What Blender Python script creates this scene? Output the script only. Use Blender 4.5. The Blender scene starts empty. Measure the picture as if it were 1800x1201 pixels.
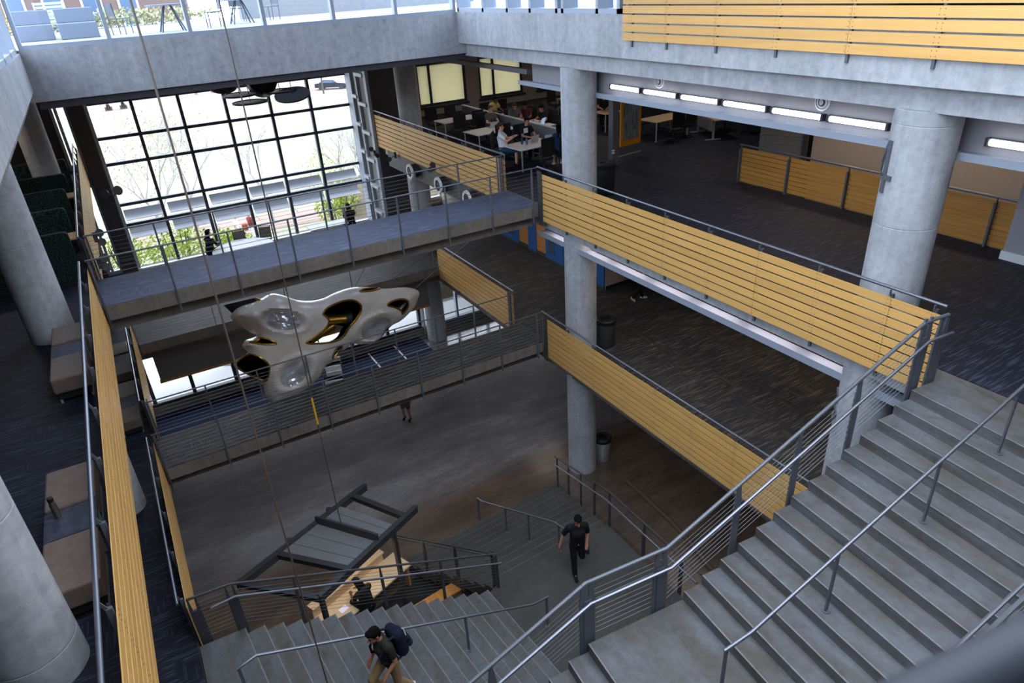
import bpy, bmesh, math, random
from mathutils import Vector, Matrix, geometry
random.seed(7)
PI = math.pi
SC = bpy.context.scene
SKY, LAMP, EXPO = 7.6, 60.0, 0.0
COL = SC.collection
F0, F1, F2, F3 = 0.0, 4.46, 8.92, 13.38
R_ = 0.1593                      # stair riser
# ------------------------------------------------------------------ materials
MATS = {}
def nt(name):
    m = bpy.data.materials.new(name); m.use_nodes = True
    t = m.node_tree; t.nodes.clear()
    o = t.nodes.new('ShaderNodeOutputMaterial')
    MATS[name] = m
    return m, t, o
def N(t, k, **kw):
    n = t.nodes.new(k)
    for a, v in kw.items():
        if a in n.inputs.keys(): n.inputs[a].default_value = v
        else: setattr(n, a, v)
    return n
def coords(t, scale=(1, 1, 1), rot=(0, 0, 0)):
    c = N(t, 'ShaderNodeTexCoord'); m = N(t, 'ShaderNodeMapping')
    m.inputs['Scale'].default_value = scale; m.inputs['Rotation'].default_value = rot
    t.links.new(c.outputs['Object'], m.inputs['Vector'])
    return m.outputs['Vector']
def noise(t, vec, scale, detail=4, rough=.55):
    n = N(t, 'ShaderNodeTexNoise', Scale=scale, Detail=detail, Roughness=rough)
    t.links.new(vec, n.inputs['Vector']); return n.outputs['Fac']
def ramp(t, fac, stops):
    r = N(t, 'ShaderNodeValToRGB'); e = r.color_ramp.elements
    while len(e) < len(stops): e.new(.5)
    for q, (p, c) in zip(e, stops):
        q.position = p; q.color = (*c, 1) if len(c) == 3 else c
    t.links.new(fac, r.inputs['Fac']); return r.outputs['Color']
def mixc(t, fac, a, b, mode='MIX'):
    n = N(t, 'ShaderNodeMix', data_type='RGBA', blend_type=mode)
    for s, v in ((n.inputs[0], fac), (n.inputs[6], a), (n.inputs[7], b)):
        if hasattr(v, 'is_linked'): t.links.new(v, s)
        elif isinstance(v, (int, float)): s.default_value = v
        else: s.default_value = (*v, 1)
    return n.outputs[2]
def bsdf(t, o, col, rough=.6, metal=0, bump=None, bstr=.2, spec=.5, rsock=None):
    b = N(t, 'ShaderNodeBsdfPrincipled', Roughness=rough, Metallic=metal)
    b.inputs['Specular IOR Level'].default_value = spec
    if hasattr(col, 'is_linked'): t.links.new(col, b.inputs['Base Color'])
    else: b.inputs['Base Color'].default_value = (*col, 1)
    if rsock is not None: t.links.new(rsock, b.inputs['Roughness'])
    if bump is not None:
        u = N(t, 'ShaderNodeBump', Strength=bstr, Distance=.02); t.links.new(bump, u.inputs['Height'])
        t.links.new(u.outputs['Normal'], b.inputs['Normal'])
    t.links.new(b.outputs[0], o.inputs['Surface']); return b
def S(r, g, b):                  # sRGB 0-255 to linear
    f = lambda c: (c / 255 / 12.92) if c / 255 <= .04045 else ((c / 255 + .055) / 1.055) ** 2.4
    return (f(r), f(g), f(b))
def plain(name, col, rough=.5, metal=0, spec=.5, vary=.0):
    m, t, o = nt(name)
    c = col
    if vary:
        n = noise(t, coords(t), 9, 3)
        c = ramp(t, n, [(.3, tuple(x * (1 - vary) for x in col)), (.7, tuple(min(1, x * (1 + vary)) for x in col))])
    bsdf(t, o, c, rough, metal, spec=spec); return m
def concrete(name, col, vary=.25, rough=.75, streak=True, bstr=.12, spec=.35):
    m, t, o = nt(name)
    a = noise(t, coords(t), .9, 6, .62)
    b = noise(t, coords(t), 7, 6, .7)
    c1 = ramp(t, a, [(.28, tuple(x * (1 - vary) for x in col)), (.5, col), (.72, tuple(min(1, x * (1 + vary)) for x in col))])
    c2 = ramp(t, b, [(.3, (.78, .78, .79)), (.55, (1, 1, 1)), (.8, (1.12, 1.12, 1.13))])
    c = mixc(t, 1., c1, c2, 'MULTIPLY')
    if streak:
        s = noise(t, coords(t, (5, 5, .35)), 1.2, 5, .6)
        c3 = ramp(t, s, [(.3, (.8, .8, .82)), (.6, (1, 1, 1)), (.75, (1.15, 1.15, 1.15))])
        c = mixc(t, .8, c, c3, 'MULTIPLY')
    p = noise(t, coords(t), 34, 2, .5)
    c4 = ramp(t, p, [(.24, (.55, .55, .55)), (.31, (1, 1, 1))])
    c = mixc(t, .7, c, c4, 'MULTIPLY')
    bsdf(t, o, c, rough, bump=b, bstr=bstr, spec=spec); return m
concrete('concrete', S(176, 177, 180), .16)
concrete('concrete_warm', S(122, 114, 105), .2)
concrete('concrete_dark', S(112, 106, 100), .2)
def steps(name, warm, cool):
    m, t, o = nt(name)
    a = noise(t, coords(t, (2.4, .7, 6), (0, 0, .09)), 1.3, 5, .6); b = noise(t, coords(t), 9, 5, .7); p = noise(t, coords(t), 3.1, 2, .5)
    c = ramp(t, a, [(.36, warm), (.62, cool)])
    c = mixc(t, 1., c, ramp(t, b, [(.3, (.8, .8, .8)), (.55, (1, 1, 1)), (.8, (1.14, 1.14, 1.14))]), 'MULTIPLY')
    c = mixc(t, .5, c, ramp(t, p, [(.25, (.6, .58, .55)), (.4, (1, 1, 1)), (.7, (1, 1, 1)), (.8, (1.3, 1.3, 1.32))]), 'MULTIPLY')
    bsdf(t, o, c, .58, bump=b, bstr=.08, spec=.4)
steps('step_concrete', S(84, 79, 73), S(98, 99, 103))
concrete('step_shaded', S(70, 68, 64), .2, .66, False)  # step concrete darkened by the shade under the upper landing
plain('nosing', S(118, 117, 118), .6, vary=.15)  # paler tone paints the light that step edges catch
plain('riser_shade', S(110, 108, 108), .7, vary=.15)
# polished ground floor with large tonal bays
m, t, o = nt('polished_floor')
v = coords(t)
sx = N(t, 'ShaderNodeSeparateXYZ'); t.links.new(v, sx.inputs[0])
wob = noise(t, v, .35, 3)
ad = N(t, 'ShaderNodeMath', operation='MULTIPLY_ADD'); ad.inputs[1].default_value = .5; t.links.new(wob, ad.inputs[0]); t.links.new(sx.outputs['Y'], ad.inputs[2])
mr = N(t, 'ShaderNodeMapRange'); mr.inputs[1].default_value = 16.0; mr.inputs[2].default_value = 17.1; t.links.new(ad.outputs[0], mr.inputs[0])
n1 = noise(t, coords(t, (.5, 1.6, 1), (0, 0, .15)), .8, 6, .65); n2 = noise(t, coords(t, (1.2, 3, 1), (0, 0, .2)), 3, 5, .7)
ca = ramp(t, n1, [(.3, S(78, 64, 54)), (.55, S(104, 86, 72)), (.75, S(126, 106, 90))])
cb = ramp(t, n1, [(.3, S(96, 92, 95)), (.55, S(126, 120, 120)), (.75, S(156, 149, 147))])
c = mixc(t, mr.outputs[0], ca, cb)
c = mixc(t, .9, c, ramp(t, n2, [(.3, (.72, .72, .72)), (.6, (1, 1, 1)), (.8, (1.2, 1.2, 1.2))]), 'MULTIPLY')
rr = ramp(t, n1, [(.3, (.26,) * 3), (.8, (.13,) * 3)])
bsdf(t, o, c, .3, rsock=rr, spec=.85, bump=n2, bstr=.02)
def carpet(name, base, hi, hi2, sp):
    m, t, o = nt(name)
    a = noise(t, coords(t, (30, 2.6, 1)), 1, 2, .4)
    b = noise(t, coords(t, (2.2, 34, 1)), 1, 2, .4)
    k = noise(t, coords(t), 1.6, 2)
    ck = ramp(t, k, [(.38, (0, 0, 0)), (.44, (1, 1, 1))])
    ra = ramp(t, a, [(.5, (0, 0, 0)), (.68, (1, 1, 1))]); rb = ramp(t, b, [(.5, (0, 0, 0)), (.68, (1, 1, 1))])
    f = mixc(t, ck, ra, rb)
    c = mixc(t, f, base, mixc(t, ck, hi, hi2))
    fz = noise(t, coords(t), 160, 1)
    bsdf(t, o, mixc(t, .5, c, ramp(t, fz, [(.3, (.7,) * 3), (.7, (1.2,) * 3)]), 'MULTIPLY'), .62, spec=sp, bump=fz, bstr=.25); return m
carpet('carpet_navy', S(31, 32, 43), S(54, 57, 70), S(64, 67, 82), .22)
carpet('carpet_navy_lit', S(60, 68, 90), S(88, 96, 122), S(98, 106, 132), .5)  # navy carpet again, with the window light on the bridge mixed into its colours
carpet('carpet_brown', S(50, 49, 52), S(84, 78, 68), S(100, 92, 78), .3)
plain('mat_navy', S(40, 50, 78), .95, spec=.1, vary=.15)
plain('mat_strip', S(225, 228, 232), .5)
# maple slats: grain along Y, tone per slat
def wood(name, cols, along='Y'):
    m, t, o = nt(name)
    sc = (7, .35, 7) if along == 'Y' else (.35, 7, 7)
    w = noise(t, coords(t, sc), 3.2, 5, .62)
    g = N(t, 'ShaderNodeNewGeometry')
    c1 = ramp(t, w, [(.3, cols[0]), (.5, cols[1]), (.7, cols[2])])
    c2 = ramp(t, g.outputs['Random Per Island'], [(0, (.88, .84, .78)), (.4, (.98, .97, .95)), (1, (1.06, 1.04, 1))])
    bsdf(t, o, mixc(t, .9, c1, c2, 'MULTIPLY'), .42, spec=.4, bump=w, bstr=.03); return m
wood('maple', (S(211, 161, 92), S(217, 168, 98), S(222, 175, 105)))
wood('maple_amber', (S(176, 122, 56), S(186, 132, 62), S(196, 142, 70)))
wood('desk_wood', (S(206, 182, 150), S(216, 194, 164), S(224, 204, 176)), 'X')
wood('door_wood', (S(176, 118, 58), S(196, 134, 70), S(210, 150, 84)))
plain('painted_steel', S(97, 100, 107), .45, .3, vary=.06)
plain('steel_dark', S(70, 70, 74), .5, .3, vary=.08)
plain('stainless', S(132, 134, 144), .42, .85)
plain('cable_steel', S(120, 120, 122), .5, .6)
plain('window_frame', S(160, 168, 182), .5, .1)
plain('mullion', S(60, 65, 84), .5, .2)
plain('mullion_light', S(190, 196, 204), .5, .1)
plain('dark_wall', S(74, 70, 74), .8, vary=.05)
plain('taupe_wall', S(178, 164, 154), .85, vary=.04)
plain('white_wall', S(164, 161, 164), .8, vary=.03)
plain('gray_soffit', S(126, 122, 120), .8, vary=.03)
plain('ceiling_gray', S(120, 118, 118), .9)
plain('black_void', S(20, 20, 22), .8)
plain('canopy_top', S(128, 128, 130), .6, .1, vary=.05)
plain('black_plastic', S(24, 24, 27), .55, vary=.15)
plain('black_mesh', S(17, 17, 20), .8, vary=.2)
plain('table_top', S(226, 214, 206), .45, vary=.03)
plain('leg_silver', S(186, 188, 192), .4, .5)
plain('blue_paint', S(28, 92, 160), .55, vary=.05)
plain('yellow_paint', S(206, 142, 26), .5)
plain('partition_gray', S(120, 118, 120), .85, vary=.06)
plain('partition_trim', S(188, 188, 190), .5)
plain('brown_vinyl', S(112, 94, 84), .55, vary=.12)
plain('terrazzo_dark', S(62, 66, 80), .4, vary=.35)
plain('tan', S(196, 166, 130), .6)
plain('white_paint', S(236, 238, 240), .5)
plain('lawn', S(124, 121, 106), .95, spec=.05, vary=.18)
plain('pale_path', S(136, 133, 130), .9, vary=.05)
plain('mulch', S(118, 102, 92), .95, vary=.15)
plain('paver', S(124, 125, 128), .85, vary=.06)
plain('bark', S(66, 60, 56), .9, vary=.2)
plain('rod_brown', S(98, 86, 78), .5, .3)
plain('patio_white', S(225, 225, 228), .9)
plain('bank_earth', S(92, 82, 60), .95, vary=.3)
plain('bark_pale', S(150, 148, 144), .9, vary=.2)
plain('leaf_lime', S(140, 158, 28), .7, vary=.3)
plain('leaf_pale', S(152, 150, 108), .7, vary=.15)
plain('leaf_dark', S(62, 66, 38), .8, vary=.3)
plain('brick', S(104, 84, 78), .9, vary=.1)
plain('glass_dark', S(70, 90, 116), .15)
plain('shade_white', S(172, 175, 182), .5)
plain('rail_dark', S(46, 48, 54), .6, spec=.3)
plain('terrace_blue', S(108, 116, 128), .6)
plain('terrace_metal', S(74, 79, 88), .5)
plain('curb_brown', S(92, 70, 54), .6)
plain('car_paint', S(26, 32, 44), .25, .3)
plain('red_cloth', S(105, 26, 28), .8); plain('orange_cloth', S(130, 60, 24), .8)
plain('skin_light', S(214, 164, 140), .55, spec=.3); plain('skin_tan', S(178, 124, 98), .55, spec=.3); plain('skin_brown', S(112, 76, 60), .55, spec=.3)
plain('hair_black', S(16, 14, 15), .85, spec=.1); plain('hair_brown', S(66, 44, 33), .8, spec=.15); plain('hair_red', S(110, 62, 48), .55)
for n_, c_ in dict(cloth_black=(26, 26, 29), cloth_olive=(44, 43, 36), cloth_khaki=(150, 124, 88), cloth_white=(226, 226, 232), cloth_navy=(34, 52, 92), cloth_gray=(86, 84, 84), cloth_yellow=(196, 186, 110), cloth_maroon=(72, 34, 40), cloth_teal=(40, 72, 104), cloth_dark=(22, 22, 26), cloth_bag=(22, 28, 48), shoe_white=(222, 214, 206), cloth_tee=(24, 28, 44)).items():
    plain(n_, S(*c_), .85, spec=.2, vary=.12)
plain('silver', S(150, 140, 124), .3, .9)
plain('gold', S(168, 124, 48), .32, .85)
plain('yellow_tag', S(226, 170, 30), .6)
plain('orange_cup', S(226, 150, 70), .5)
# dark green speckled upholstery
m, t, o = nt('booth_fabric')
w = noise(t, coords(t, (1, 1, 2.2)), 26, 2, .5)
bsdf(t, o, ramp(t, w, [(.44, S(10, 18, 20)), (.52, S(20, 40, 40)), (.62, S(46, 74, 66))]), .85, spec=.2)
# sculpture skin: glossy warm white outside, black inside
m, t, o = nt('sculpture_skin')
g = N(t, 'ShaderNodeNewGeometry')
rb = noise(t, coords(t, (1, 1, 1)), 2.2, 3)
outc = ramp(t, rb, [(.3, S(222, 210, 198)), (.7, S(240, 232, 224))])
bsdf(t, o, mixc(t, g.outputs['Backfacing'], outc, S(10, 10, 12)), .22, spec=.6)
m, t, o = nt('sculpture_dish')
w = noise(t, coords(t, (1, 1, 1)), 3, 3, .5)
bsdf(t, o, ramp(t, w, [(.3, S(206, 208, 214)), (.7, S(236, 238, 244))]), .08, .55, spec=.8, bump=w, bstr=.4)
# clear glazing
def glazing(name, tint, refl):
    m, t, o = nt(name)
    a = N(t, 'ShaderNodeBsdfTransparent'); a.inputs[0].default_value = (*tint, 1)
    b = N(t, 'ShaderNodeBsdfGlossy', Roughness=.02); b.inputs[0].default_value = (.9, .95, 1, 1)
    lw = N(t, 'ShaderNodeLayerWeight', Blend=.5); pw = N(t, 'ShaderNodeMath', operation='POWER'); pw.inputs[1].default_value = 4; t.links.new(lw.outputs['Facing'], pw.inputs[0])
    ml = N(t, 'ShaderNodeMath', operation='MULTIPLY_ADD'); ml.inputs[1].default_value = .6 * refl; ml.inputs[2].default_value = .035 * refl; t.links.new(pw.outputs[0], ml.inputs[0])
    mx = N(t, 'ShaderNodeMixShader'); t.links.new(ml.outputs[0], mx.inputs[0]); t.links.new(a.outputs[0], mx.inputs[1]); t.links.new(b.outputs[0], mx.inputs[2])
    t.links.new(mx.outputs[0], o.inputs['Surface']); return m
glazing('glass', (.93, .96, 1.), 1.0)
glazing('glass_blue', (.84, .91, 1.), 1.0)
# roller blinds pass daylight
m, t, o = nt('blind')
a = N(t, 'ShaderNodeBsdfTranslucent'); a.inputs[0].default_value = (*S(236, 230, 204), 1)
b = N(t, 'ShaderNodeBsdfDiffuse'); b.inputs[0].default_value = (*S(226, 219, 194), 1)
mx = N(t, 'ShaderNodeMixShader'); mx.inputs[0].default_value = .5
t.links.new(a.outputs[0], mx.inputs[1]); t.links.new(b.outputs[0], mx.inputs[2]); t.links.new(mx.outputs[0], o.inputs['Surface'])
def emit(name, col, st, base=(.8, .8, .8)):
    m, t, o = nt(name)
    b = bsdf(t, o, base, .4); b.inputs['Emission Color'].default_value = (*col, 1); b.inputs['Emission Strength'].default_value = st; return m
emit('lamp_white', (1, .96, .97), 3.0)
emit('lamp_warm', (1, .84, .8), 14)
emit('tablet_screen', (.32, .3, .75), .5)
emit('laptop_screen', (.35, .55, .95), .5)
m, t, o = nt('kiosk_screen')
w = noise(t, coords(t, (6, 6, 1.2)), 2.4, 6, .7)
cc = ramp(t, w, [(.3, S(24, 26, 30)), (.55, S(90, 92, 90)), (.7, S(70, 70, 150))])
b = bsdf(t, o, S(30, 30, 34), .25); t.links.new(cc, b.inputs['Emission Color']); b.inputs['Emission Strength'].default_value = .22
# louvred drum grille of hanging discs
def louvre(name, a, b2):
    m, t, o = nt(name)
    w = N(t, 'ShaderNodeTexWave', Scale=9); t.links.new(coords(t, rot=(0, 0, .2)), w.inputs['Vector'])
    c = ramp(t, w.outputs['Fac'], [(.45, a), (.6, b2)])
    d = N(t, 'ShaderNodeBsdfDiffuse'); r = N(t, 'ShaderNodeBsdfTranslucent'); x = N(t, 'ShaderNodeMixShader'); x.inputs[0].default_value = .6
    t.links.new(c, d.inputs[0]); t.links.new(c, r.inputs[0]); t.links.new(d.outputs[0], x.inputs[1]); t.links.new(r.outputs[0], x.inputs[2]); t.links.new(x.outputs[0], o.inputs['Surface'])
louvre('grille_light', S(190, 200, 208), S(240, 246, 250)); louvre('grille_dark', S(60, 68, 84), S(130, 142, 160))
# ------------------------------------------------------------------ mesh builder
class MB:
    def __init__(s): s.v = []; s.f = []; s.m = []; s.k = 0
    def add(s, vs, fs):
        b = len(s.v); s.v += [tuple(x) for x in vs]; s.f += [tuple(b + i for i in f) for f in fs]; s.m += [s.k] * len(fs); return s
    def mat(s, k): s.k = k; return s
    def hexa(s, p):                       # 8 points: bottom ring 0-3 (ccw from above), top ring 4-7
        return s.add(p, [(3, 2, 1, 0), (4, 5, 6, 7), (0, 1, 5, 4), (1, 2, 6, 5), (2, 3, 7, 6), (3, 0, 4, 7)])
    def box(s, x0, y0, z0, x1, y1, z1):
        x0, x1 = sorted((x0, x1)); y0, y1 = sorted((y0, y1)); z0, z1 = sorted((z0, z1))
        return s.hexa([(x0, y0, z0), (x1, y0, z0), (x1, y1, z0), (x0, y1, z0), (x0, y0, z1), (x1, y0, z1), (x1, y1, z1), (x0, y1, z1)])
    def obox(s, c, ang, lx, ly, lz, z0=None):   # box turned about Z; c = centre of base
        ca, sa = math.cos(ang), math.sin(ang); P = []
        for z in (0, lz):
            for a, b in ((-1, -1), (1, -1), (1, 1), (-1, 1)):
                x, y = a * lx / 2, b * ly / 2
                P.append((c[0] + x * ca - y * sa, c[1] + x * sa + y * ca, c[2] + z))
        return s.hexa(P)
    def bar(s, p, q, w, h, up=(0, 0, 1)):  # rectangular bar from p to q
        p, q = Vector(p), Vector(q); d = (q - p).normalized(); u = Vector(up)
        a = d.cross(u)
        if a.length < 1e-4: a = d.cross(Vector((1, 0, 0)))
        a.normalize(); b = a.cross(d).normalized()
        r = [(-w / 2, -h / 2), (w / 2, -h / 2), (w / 2, h / 2), (-w / 2, h / 2)]
        return s.add([p + a * x + b * y for x, y in r] + [q + a * x + b * y for x, y in r],
                     [(0, 1, 2, 3), (7, 6, 5, 4), (0, 4, 5, 1), (1, 5, 6, 2), (2, 6, 7, 3), (3, 7, 4, 0)])
    def tube(s, pts, r, n=8, caps=True, r2=None):
        pts = [Vector(p) for p in pts]; V = []; F = []
        rs = r if isinstance(r, (list, tuple)) else ([r] * len(pts) if r2 is None else [r + (r2 - r) * i / (len(pts) - 1) for i in range(len(pts))])
        ref = None
        for i, p in enumerate(pts):
            d = (pts[min(i + 1, len(pts) - 1)] - pts[max(i - 1, 0)])
            d = d.normalized() if d.length > 1e-9 else Vector((0, 0, 1))
            if ref is None: ref = Vector((0, 0, 1)) if abs(d.z) < .9 else Vector((1, 0, 0))
            a = d.cross(ref).normalized(); b = a.cross(d).normalized(); ref = b
            V += [p + (a * math.cos(2 * PI * j / n) + b * math.sin(2 * PI * j / n)) * rs[i] for j in range(n)]
        for i in range(len(pts) - 1):
            for j in range(n):
                k = (j + 1) % n; F.append((i * n + j, i * n + k, (i + 1) * n + k, (i + 1) * n + j))
        if caps: F += [tuple(range(n - 1, -1, -1)), tuple((len(pts) - 1) * n + j for j in range(n))]
        return s.add(V, F)
    def lathe(s, c, prof, n=24, axis='Z', caps=True):
        V = []; F = []
        for r, z in prof:
            for j in range(n):
                a = 2 * PI * j / n; x, y = r * math.cos(a), r * math.sin(a)
                p = (x, y, z) if axis == 'Z' else ((z, x, y) if axis == 'X' else (y, z, x))
                V.append((c[0] + p[0], c[1] + p[1], c[2] + p[2]))
        for i in range(len(prof) - 1):
            for j in range(n):
                k = (j + 1) % n; F.append((i * n + j, i * n + k, (i + 1) * n + k, (i + 1) * n + j))
        if caps: F += [tuple(range(n - 1, -1, -1)), tuple((len(prof) - 1) * n + j for j in range(n))]
        return s.add(V, F)
    def ell(s, c, r, n=12, m=8, rot=None):
        V = []; F = []
        for i in range(1, m):
            th = PI * i / m
            for j in range(n):
                a = 2 * PI * j / n
                p = Vector((r[0] * math.sin(th) * math.cos(a), r[1] * math.sin(th) * math.sin(a), r[2] * math.cos(th)))
                if rot: p = rot @ p
                V.append(p + Vector(c))
        tp = Vector((0, 0, r[2])); bt = Vector((0, 0, -r[2]))
        if rot: tp = rot @ tp; bt = rot @ bt
        V += [tp + Vector(c), bt + Vector(c)]
        for i in range(m - 2):
            for j in range(n):
                k = (j + 1) % n; F.append((i * n + j, (i + 1) * n + j, (i + 1) * n + k, i * n + k))
        T = len(V) - 2
        for j in range(n):
            k = (j + 1) % n; F.append((T, j, k)); F.append((T + 1, (m - 2) * n + k, (m - 2) * n + j))
        return s.add(V, F)
    def cap(s, p, q, r1, r2=None, n=10):   # closed tapered capsule
        r2 = r1 if r2 is None else r2
        p, q = Vector(p), Vector(q); d = q - p; L = d.length
        if L < 1e-6: return s.ell(p, (r1,) * 3)
        d.normalize(); pts = []; rs = []
        for a in (-1, -.85, -.5, 0): pts.append(p + d * (a * r1)); rs.append(max(r1 * math.sqrt(max(0, 1 - a * a)), r1 * .05))
        for a in (0, .5, .85, 1): pts.append(q + d * (a * r2)); rs.append(max(r2 * math.sqrt(max(0, 1 - a * a)), r2 * .05))
        return s.tube(pts, rs, n)
    def prism(s, poly, z0, z1):            # horizontal polygon (ccw) extruded in Z
        n = len(poly)
        return s.add([(x, y, z0) for x, y in poly] + [(x, y, z1) for x, y in poly],
                     [tuple(range(n - 1, -1, -1)), tuple(range(n, 2 * n))] + [(i, (i + 1) % n, n + (i + 1) % n, n + i) for i in range(n)])
    def build(s, name, mat, parent=None, smooth=False, bevel=0, kind=None, label=None, ang=40):
        me = bpy.data.meshes.new(name); me.from_pydata(s.v, [], s.f); me.update()
        for mm in (mat if isinstance(mat, (list, tuple)) else [mat]): me.materials.append(MATS[mm])
        if isinstance(mat, (list, tuple)): me.polygons.foreach_set('material_index', s.m)
        if smooth:
            me.polygons.foreach_set('use_smooth', [True] * len(me.polygons))
            try: me.set_sharp_from_angle(angle=math.radians(ang))
            except Exception: pass
        ob = bpy.data.objects.new(name, me); COL.objects.link(ob)
        if bevel:
            b = ob.modifiers.new('Bevel', 'BEVEL'); b.width = bevel; b.segments = 2; b.limit_method = 'ANGLE'
        if parent is not None: put(ob, parent)
        if kind: ob['kind'] = kind
        if label: ob['label'] = label
        return ob
def world_of(o):
    m = Matrix.LocRotScale(o.location, o.rotation_euler, o.scale)
    return world_of(o.parent) @ o.matrix_parent_inverse @ m if o.parent else m
def put(ob, parent):
    ob.parent = parent; ob.matrix_parent_inverse = world_of(parent).inverted()
def tag(o, label, cat, group=None, kind=None):
    o['label'] = label; o['category'] = cat
    if group: o['group'] = group
    if kind: o['kind'] = kind
    return o
def thing(name, label, cat, loc=(0, 0, 0), rz=0, group=None):
    o = bpy.data.objects.new(name, None); COL.objects.link(o)
    o.location = loc; o.rotation_euler = (0, 0, rz); o.empty_display_size = .2
    return tag(o, label, cat, group)
def struct(name, mb, mat, label, **kw):
    o = mb.build(name, mat, **kw); o['kind'] = 'structure'; o['label'] = label; o['category'] = 'structure'; return o
def dup(root, loc, rz, label, group=None):
    r = root.copy(); COL.objects.link(r); r.location = loc; r.rotation_euler = (0, 0, rz); r['label'] = label
    if group: r['group'] = group
    def rec(a, b):
        for ch in a.children:
            c = ch.copy(); COL.objects.link(c); c.parent = b; rec(ch, c)
    rec(root, r); return r
def box(*a): return MB().box(*a)
def lerp(a, b, t): return tuple(x + (y - x) * t for x, y in zip(a, b))
# ------------------------------------------------------------------ setting: slabs, beams, walls
XL, XR = -1.2, 10.08            # edges of the atrium void
struct('floor', box(-13, -3, -.3, 26, 27.25, 0), 'polished_floor', 'polished gray and brown concrete floor of the ground level')
struct('floor_mat', box(-4, 24.2, .001, 9.9, 27.0, .014), 'mat_navy', 'dark blue entrance carpet inside the storefront')
for x in (7.35, 8.58):
    tag(box(x - .035, 25.3, .014, x + .035, 26.9, .02).build('floor_strip', 'mat_strip'), 'thin white strip on the blue entrance carpet, %s the round column' % ('further from' if x < 8 else 'nearer to'), 'floor strip', 'white carpet strips')  # thin white strips lying on the entrance mat
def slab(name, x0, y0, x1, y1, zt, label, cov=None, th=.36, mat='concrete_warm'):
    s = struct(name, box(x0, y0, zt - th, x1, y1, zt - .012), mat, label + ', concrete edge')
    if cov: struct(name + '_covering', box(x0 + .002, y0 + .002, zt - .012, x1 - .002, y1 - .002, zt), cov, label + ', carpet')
    return s
slab('floor_slab_lower_right', XR, -3, 26, 32, F1, 'first gallery floor beyond the slatted guard', 'carpet_brown')
slab('floor_slab_lower_left', -13, -3, XL, 32, F1, 'first gallery floor beside the concrete columns', 'carpet_navy')
slab('floor_slab_lower_end', XL, 24, XR, 32, F1, 'first gallery strip in front of the tall window', 'carpet_brown')
slab('floor_slab_upper_right', XR, -3, 15.75, 32, F2, 'second gallery floor around the study desks', 'carpet_navy')
slab('floor_slab_upper_corner', 15.75, -3, 26, 6.45, F2, 'second gallery floor near the white wall', 'carpet_navy')
slab('floor_slab_upper_back', 15.75, 14.1, 26, 32, F2, 'second gallery floor below the shaded windows', 'carpet_navy')
slab('floor_slab_upper_left', -13, -3, XL, 32, F2, 'second gallery floor with booths and benches', 'carpet_navy')
struct('ceiling_upper_right', box(10.5, -3, 12.66, 26, 32, 13.36), 'ceiling_gray', 'ceiling above the study desks')
struct('ceiling_upper_left', box(-13, -3, 12.66, -1.72, 32, 13.3), 'ceiling_gray', 'ceiling above the booths')
struct('ceiling_end', box(XL - .5, 20.85, 12.66, 10.5, 32, 13.36), 'ceiling_gray', 'ceiling in front of the tall window')
# terrace outside the clerestory
struct('terrace_paving', box(-13, 20.85, 13.36, 26, 36, 13.8), 'paver', 'white sunlit terrace paving outside the clerestory')
struct('terrace_paving_side', box(-13, -3, 13.3, -1.72, 20.85, 13.75), 'paver', 'white terrace paving beyond the side clerestory')
struct('terrace_paving_corner', box(10.6, 12.6, 13.36, 26, 20.85, 13.8), 'paver', 'white terrace paving beyond the clerestory corner')
struct('floor_top_level', box(10.5, -3, 13.36, 26, 12.5, 13.42), 'carpet_navy', 'top level floor behind the upper slatted guard')
# concrete beams round the void
struct('beam_far', box(XL - .5, 20.3, 12.68, 10.5, 20.8, 13.82), 'concrete', 'wide raw concrete beam below the far clerestory')
struct('beam_far_recess', box(XL, 20.42, 12.5, 10.4, 20.8, 12.68), 'steel_dark', 'dark steel edge under the far concrete beam')
struct('beam_right', box(10.0, -3, 12.98, 10.55, 20.8, 13.84), 'concrete', 'raw concrete beam under the top slatted guard')
struct('beam_right_recess', box(10.25, -3, 12.6, 11.0, 20.42, 12.98), 'concrete', 'set back concrete beam resting on the round columns')
struct('beam_left', box(-1.72, -3, 12.93, XL, 20.8, 13.76), 'concrete', 'raw concrete beam beside the columns')
struct('beam_left_recess', box(-2.4, -3, 12.6, -1.4, 20.42, 12.93), 'concrete_warm', 'set back concrete beam over the booths')
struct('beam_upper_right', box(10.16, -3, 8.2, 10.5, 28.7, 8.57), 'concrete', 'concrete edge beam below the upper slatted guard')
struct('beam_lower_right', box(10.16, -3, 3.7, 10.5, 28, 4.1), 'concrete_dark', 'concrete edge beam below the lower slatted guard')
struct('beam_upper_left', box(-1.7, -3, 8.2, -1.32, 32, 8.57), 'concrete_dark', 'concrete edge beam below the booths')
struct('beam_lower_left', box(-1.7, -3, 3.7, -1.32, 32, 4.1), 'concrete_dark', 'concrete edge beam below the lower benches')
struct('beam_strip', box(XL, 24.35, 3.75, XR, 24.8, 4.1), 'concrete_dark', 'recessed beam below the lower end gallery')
struct('ceiling_bulkhead', box(-.87, 25.0, 2.47, 9.86, 25.12, 3.5).box(-.87, 25.12, 3.3, 9.86, 27, 3.5), 'gray_soffit', 'smooth gray bulkhead hung in front of the storefront')
struct('trim_bulkhead', box(-.9, 25.02, 2.36, 9.9, 25.14, 2.47), 'door_wood', 'brown strip below the gray bulkhead')
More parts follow.
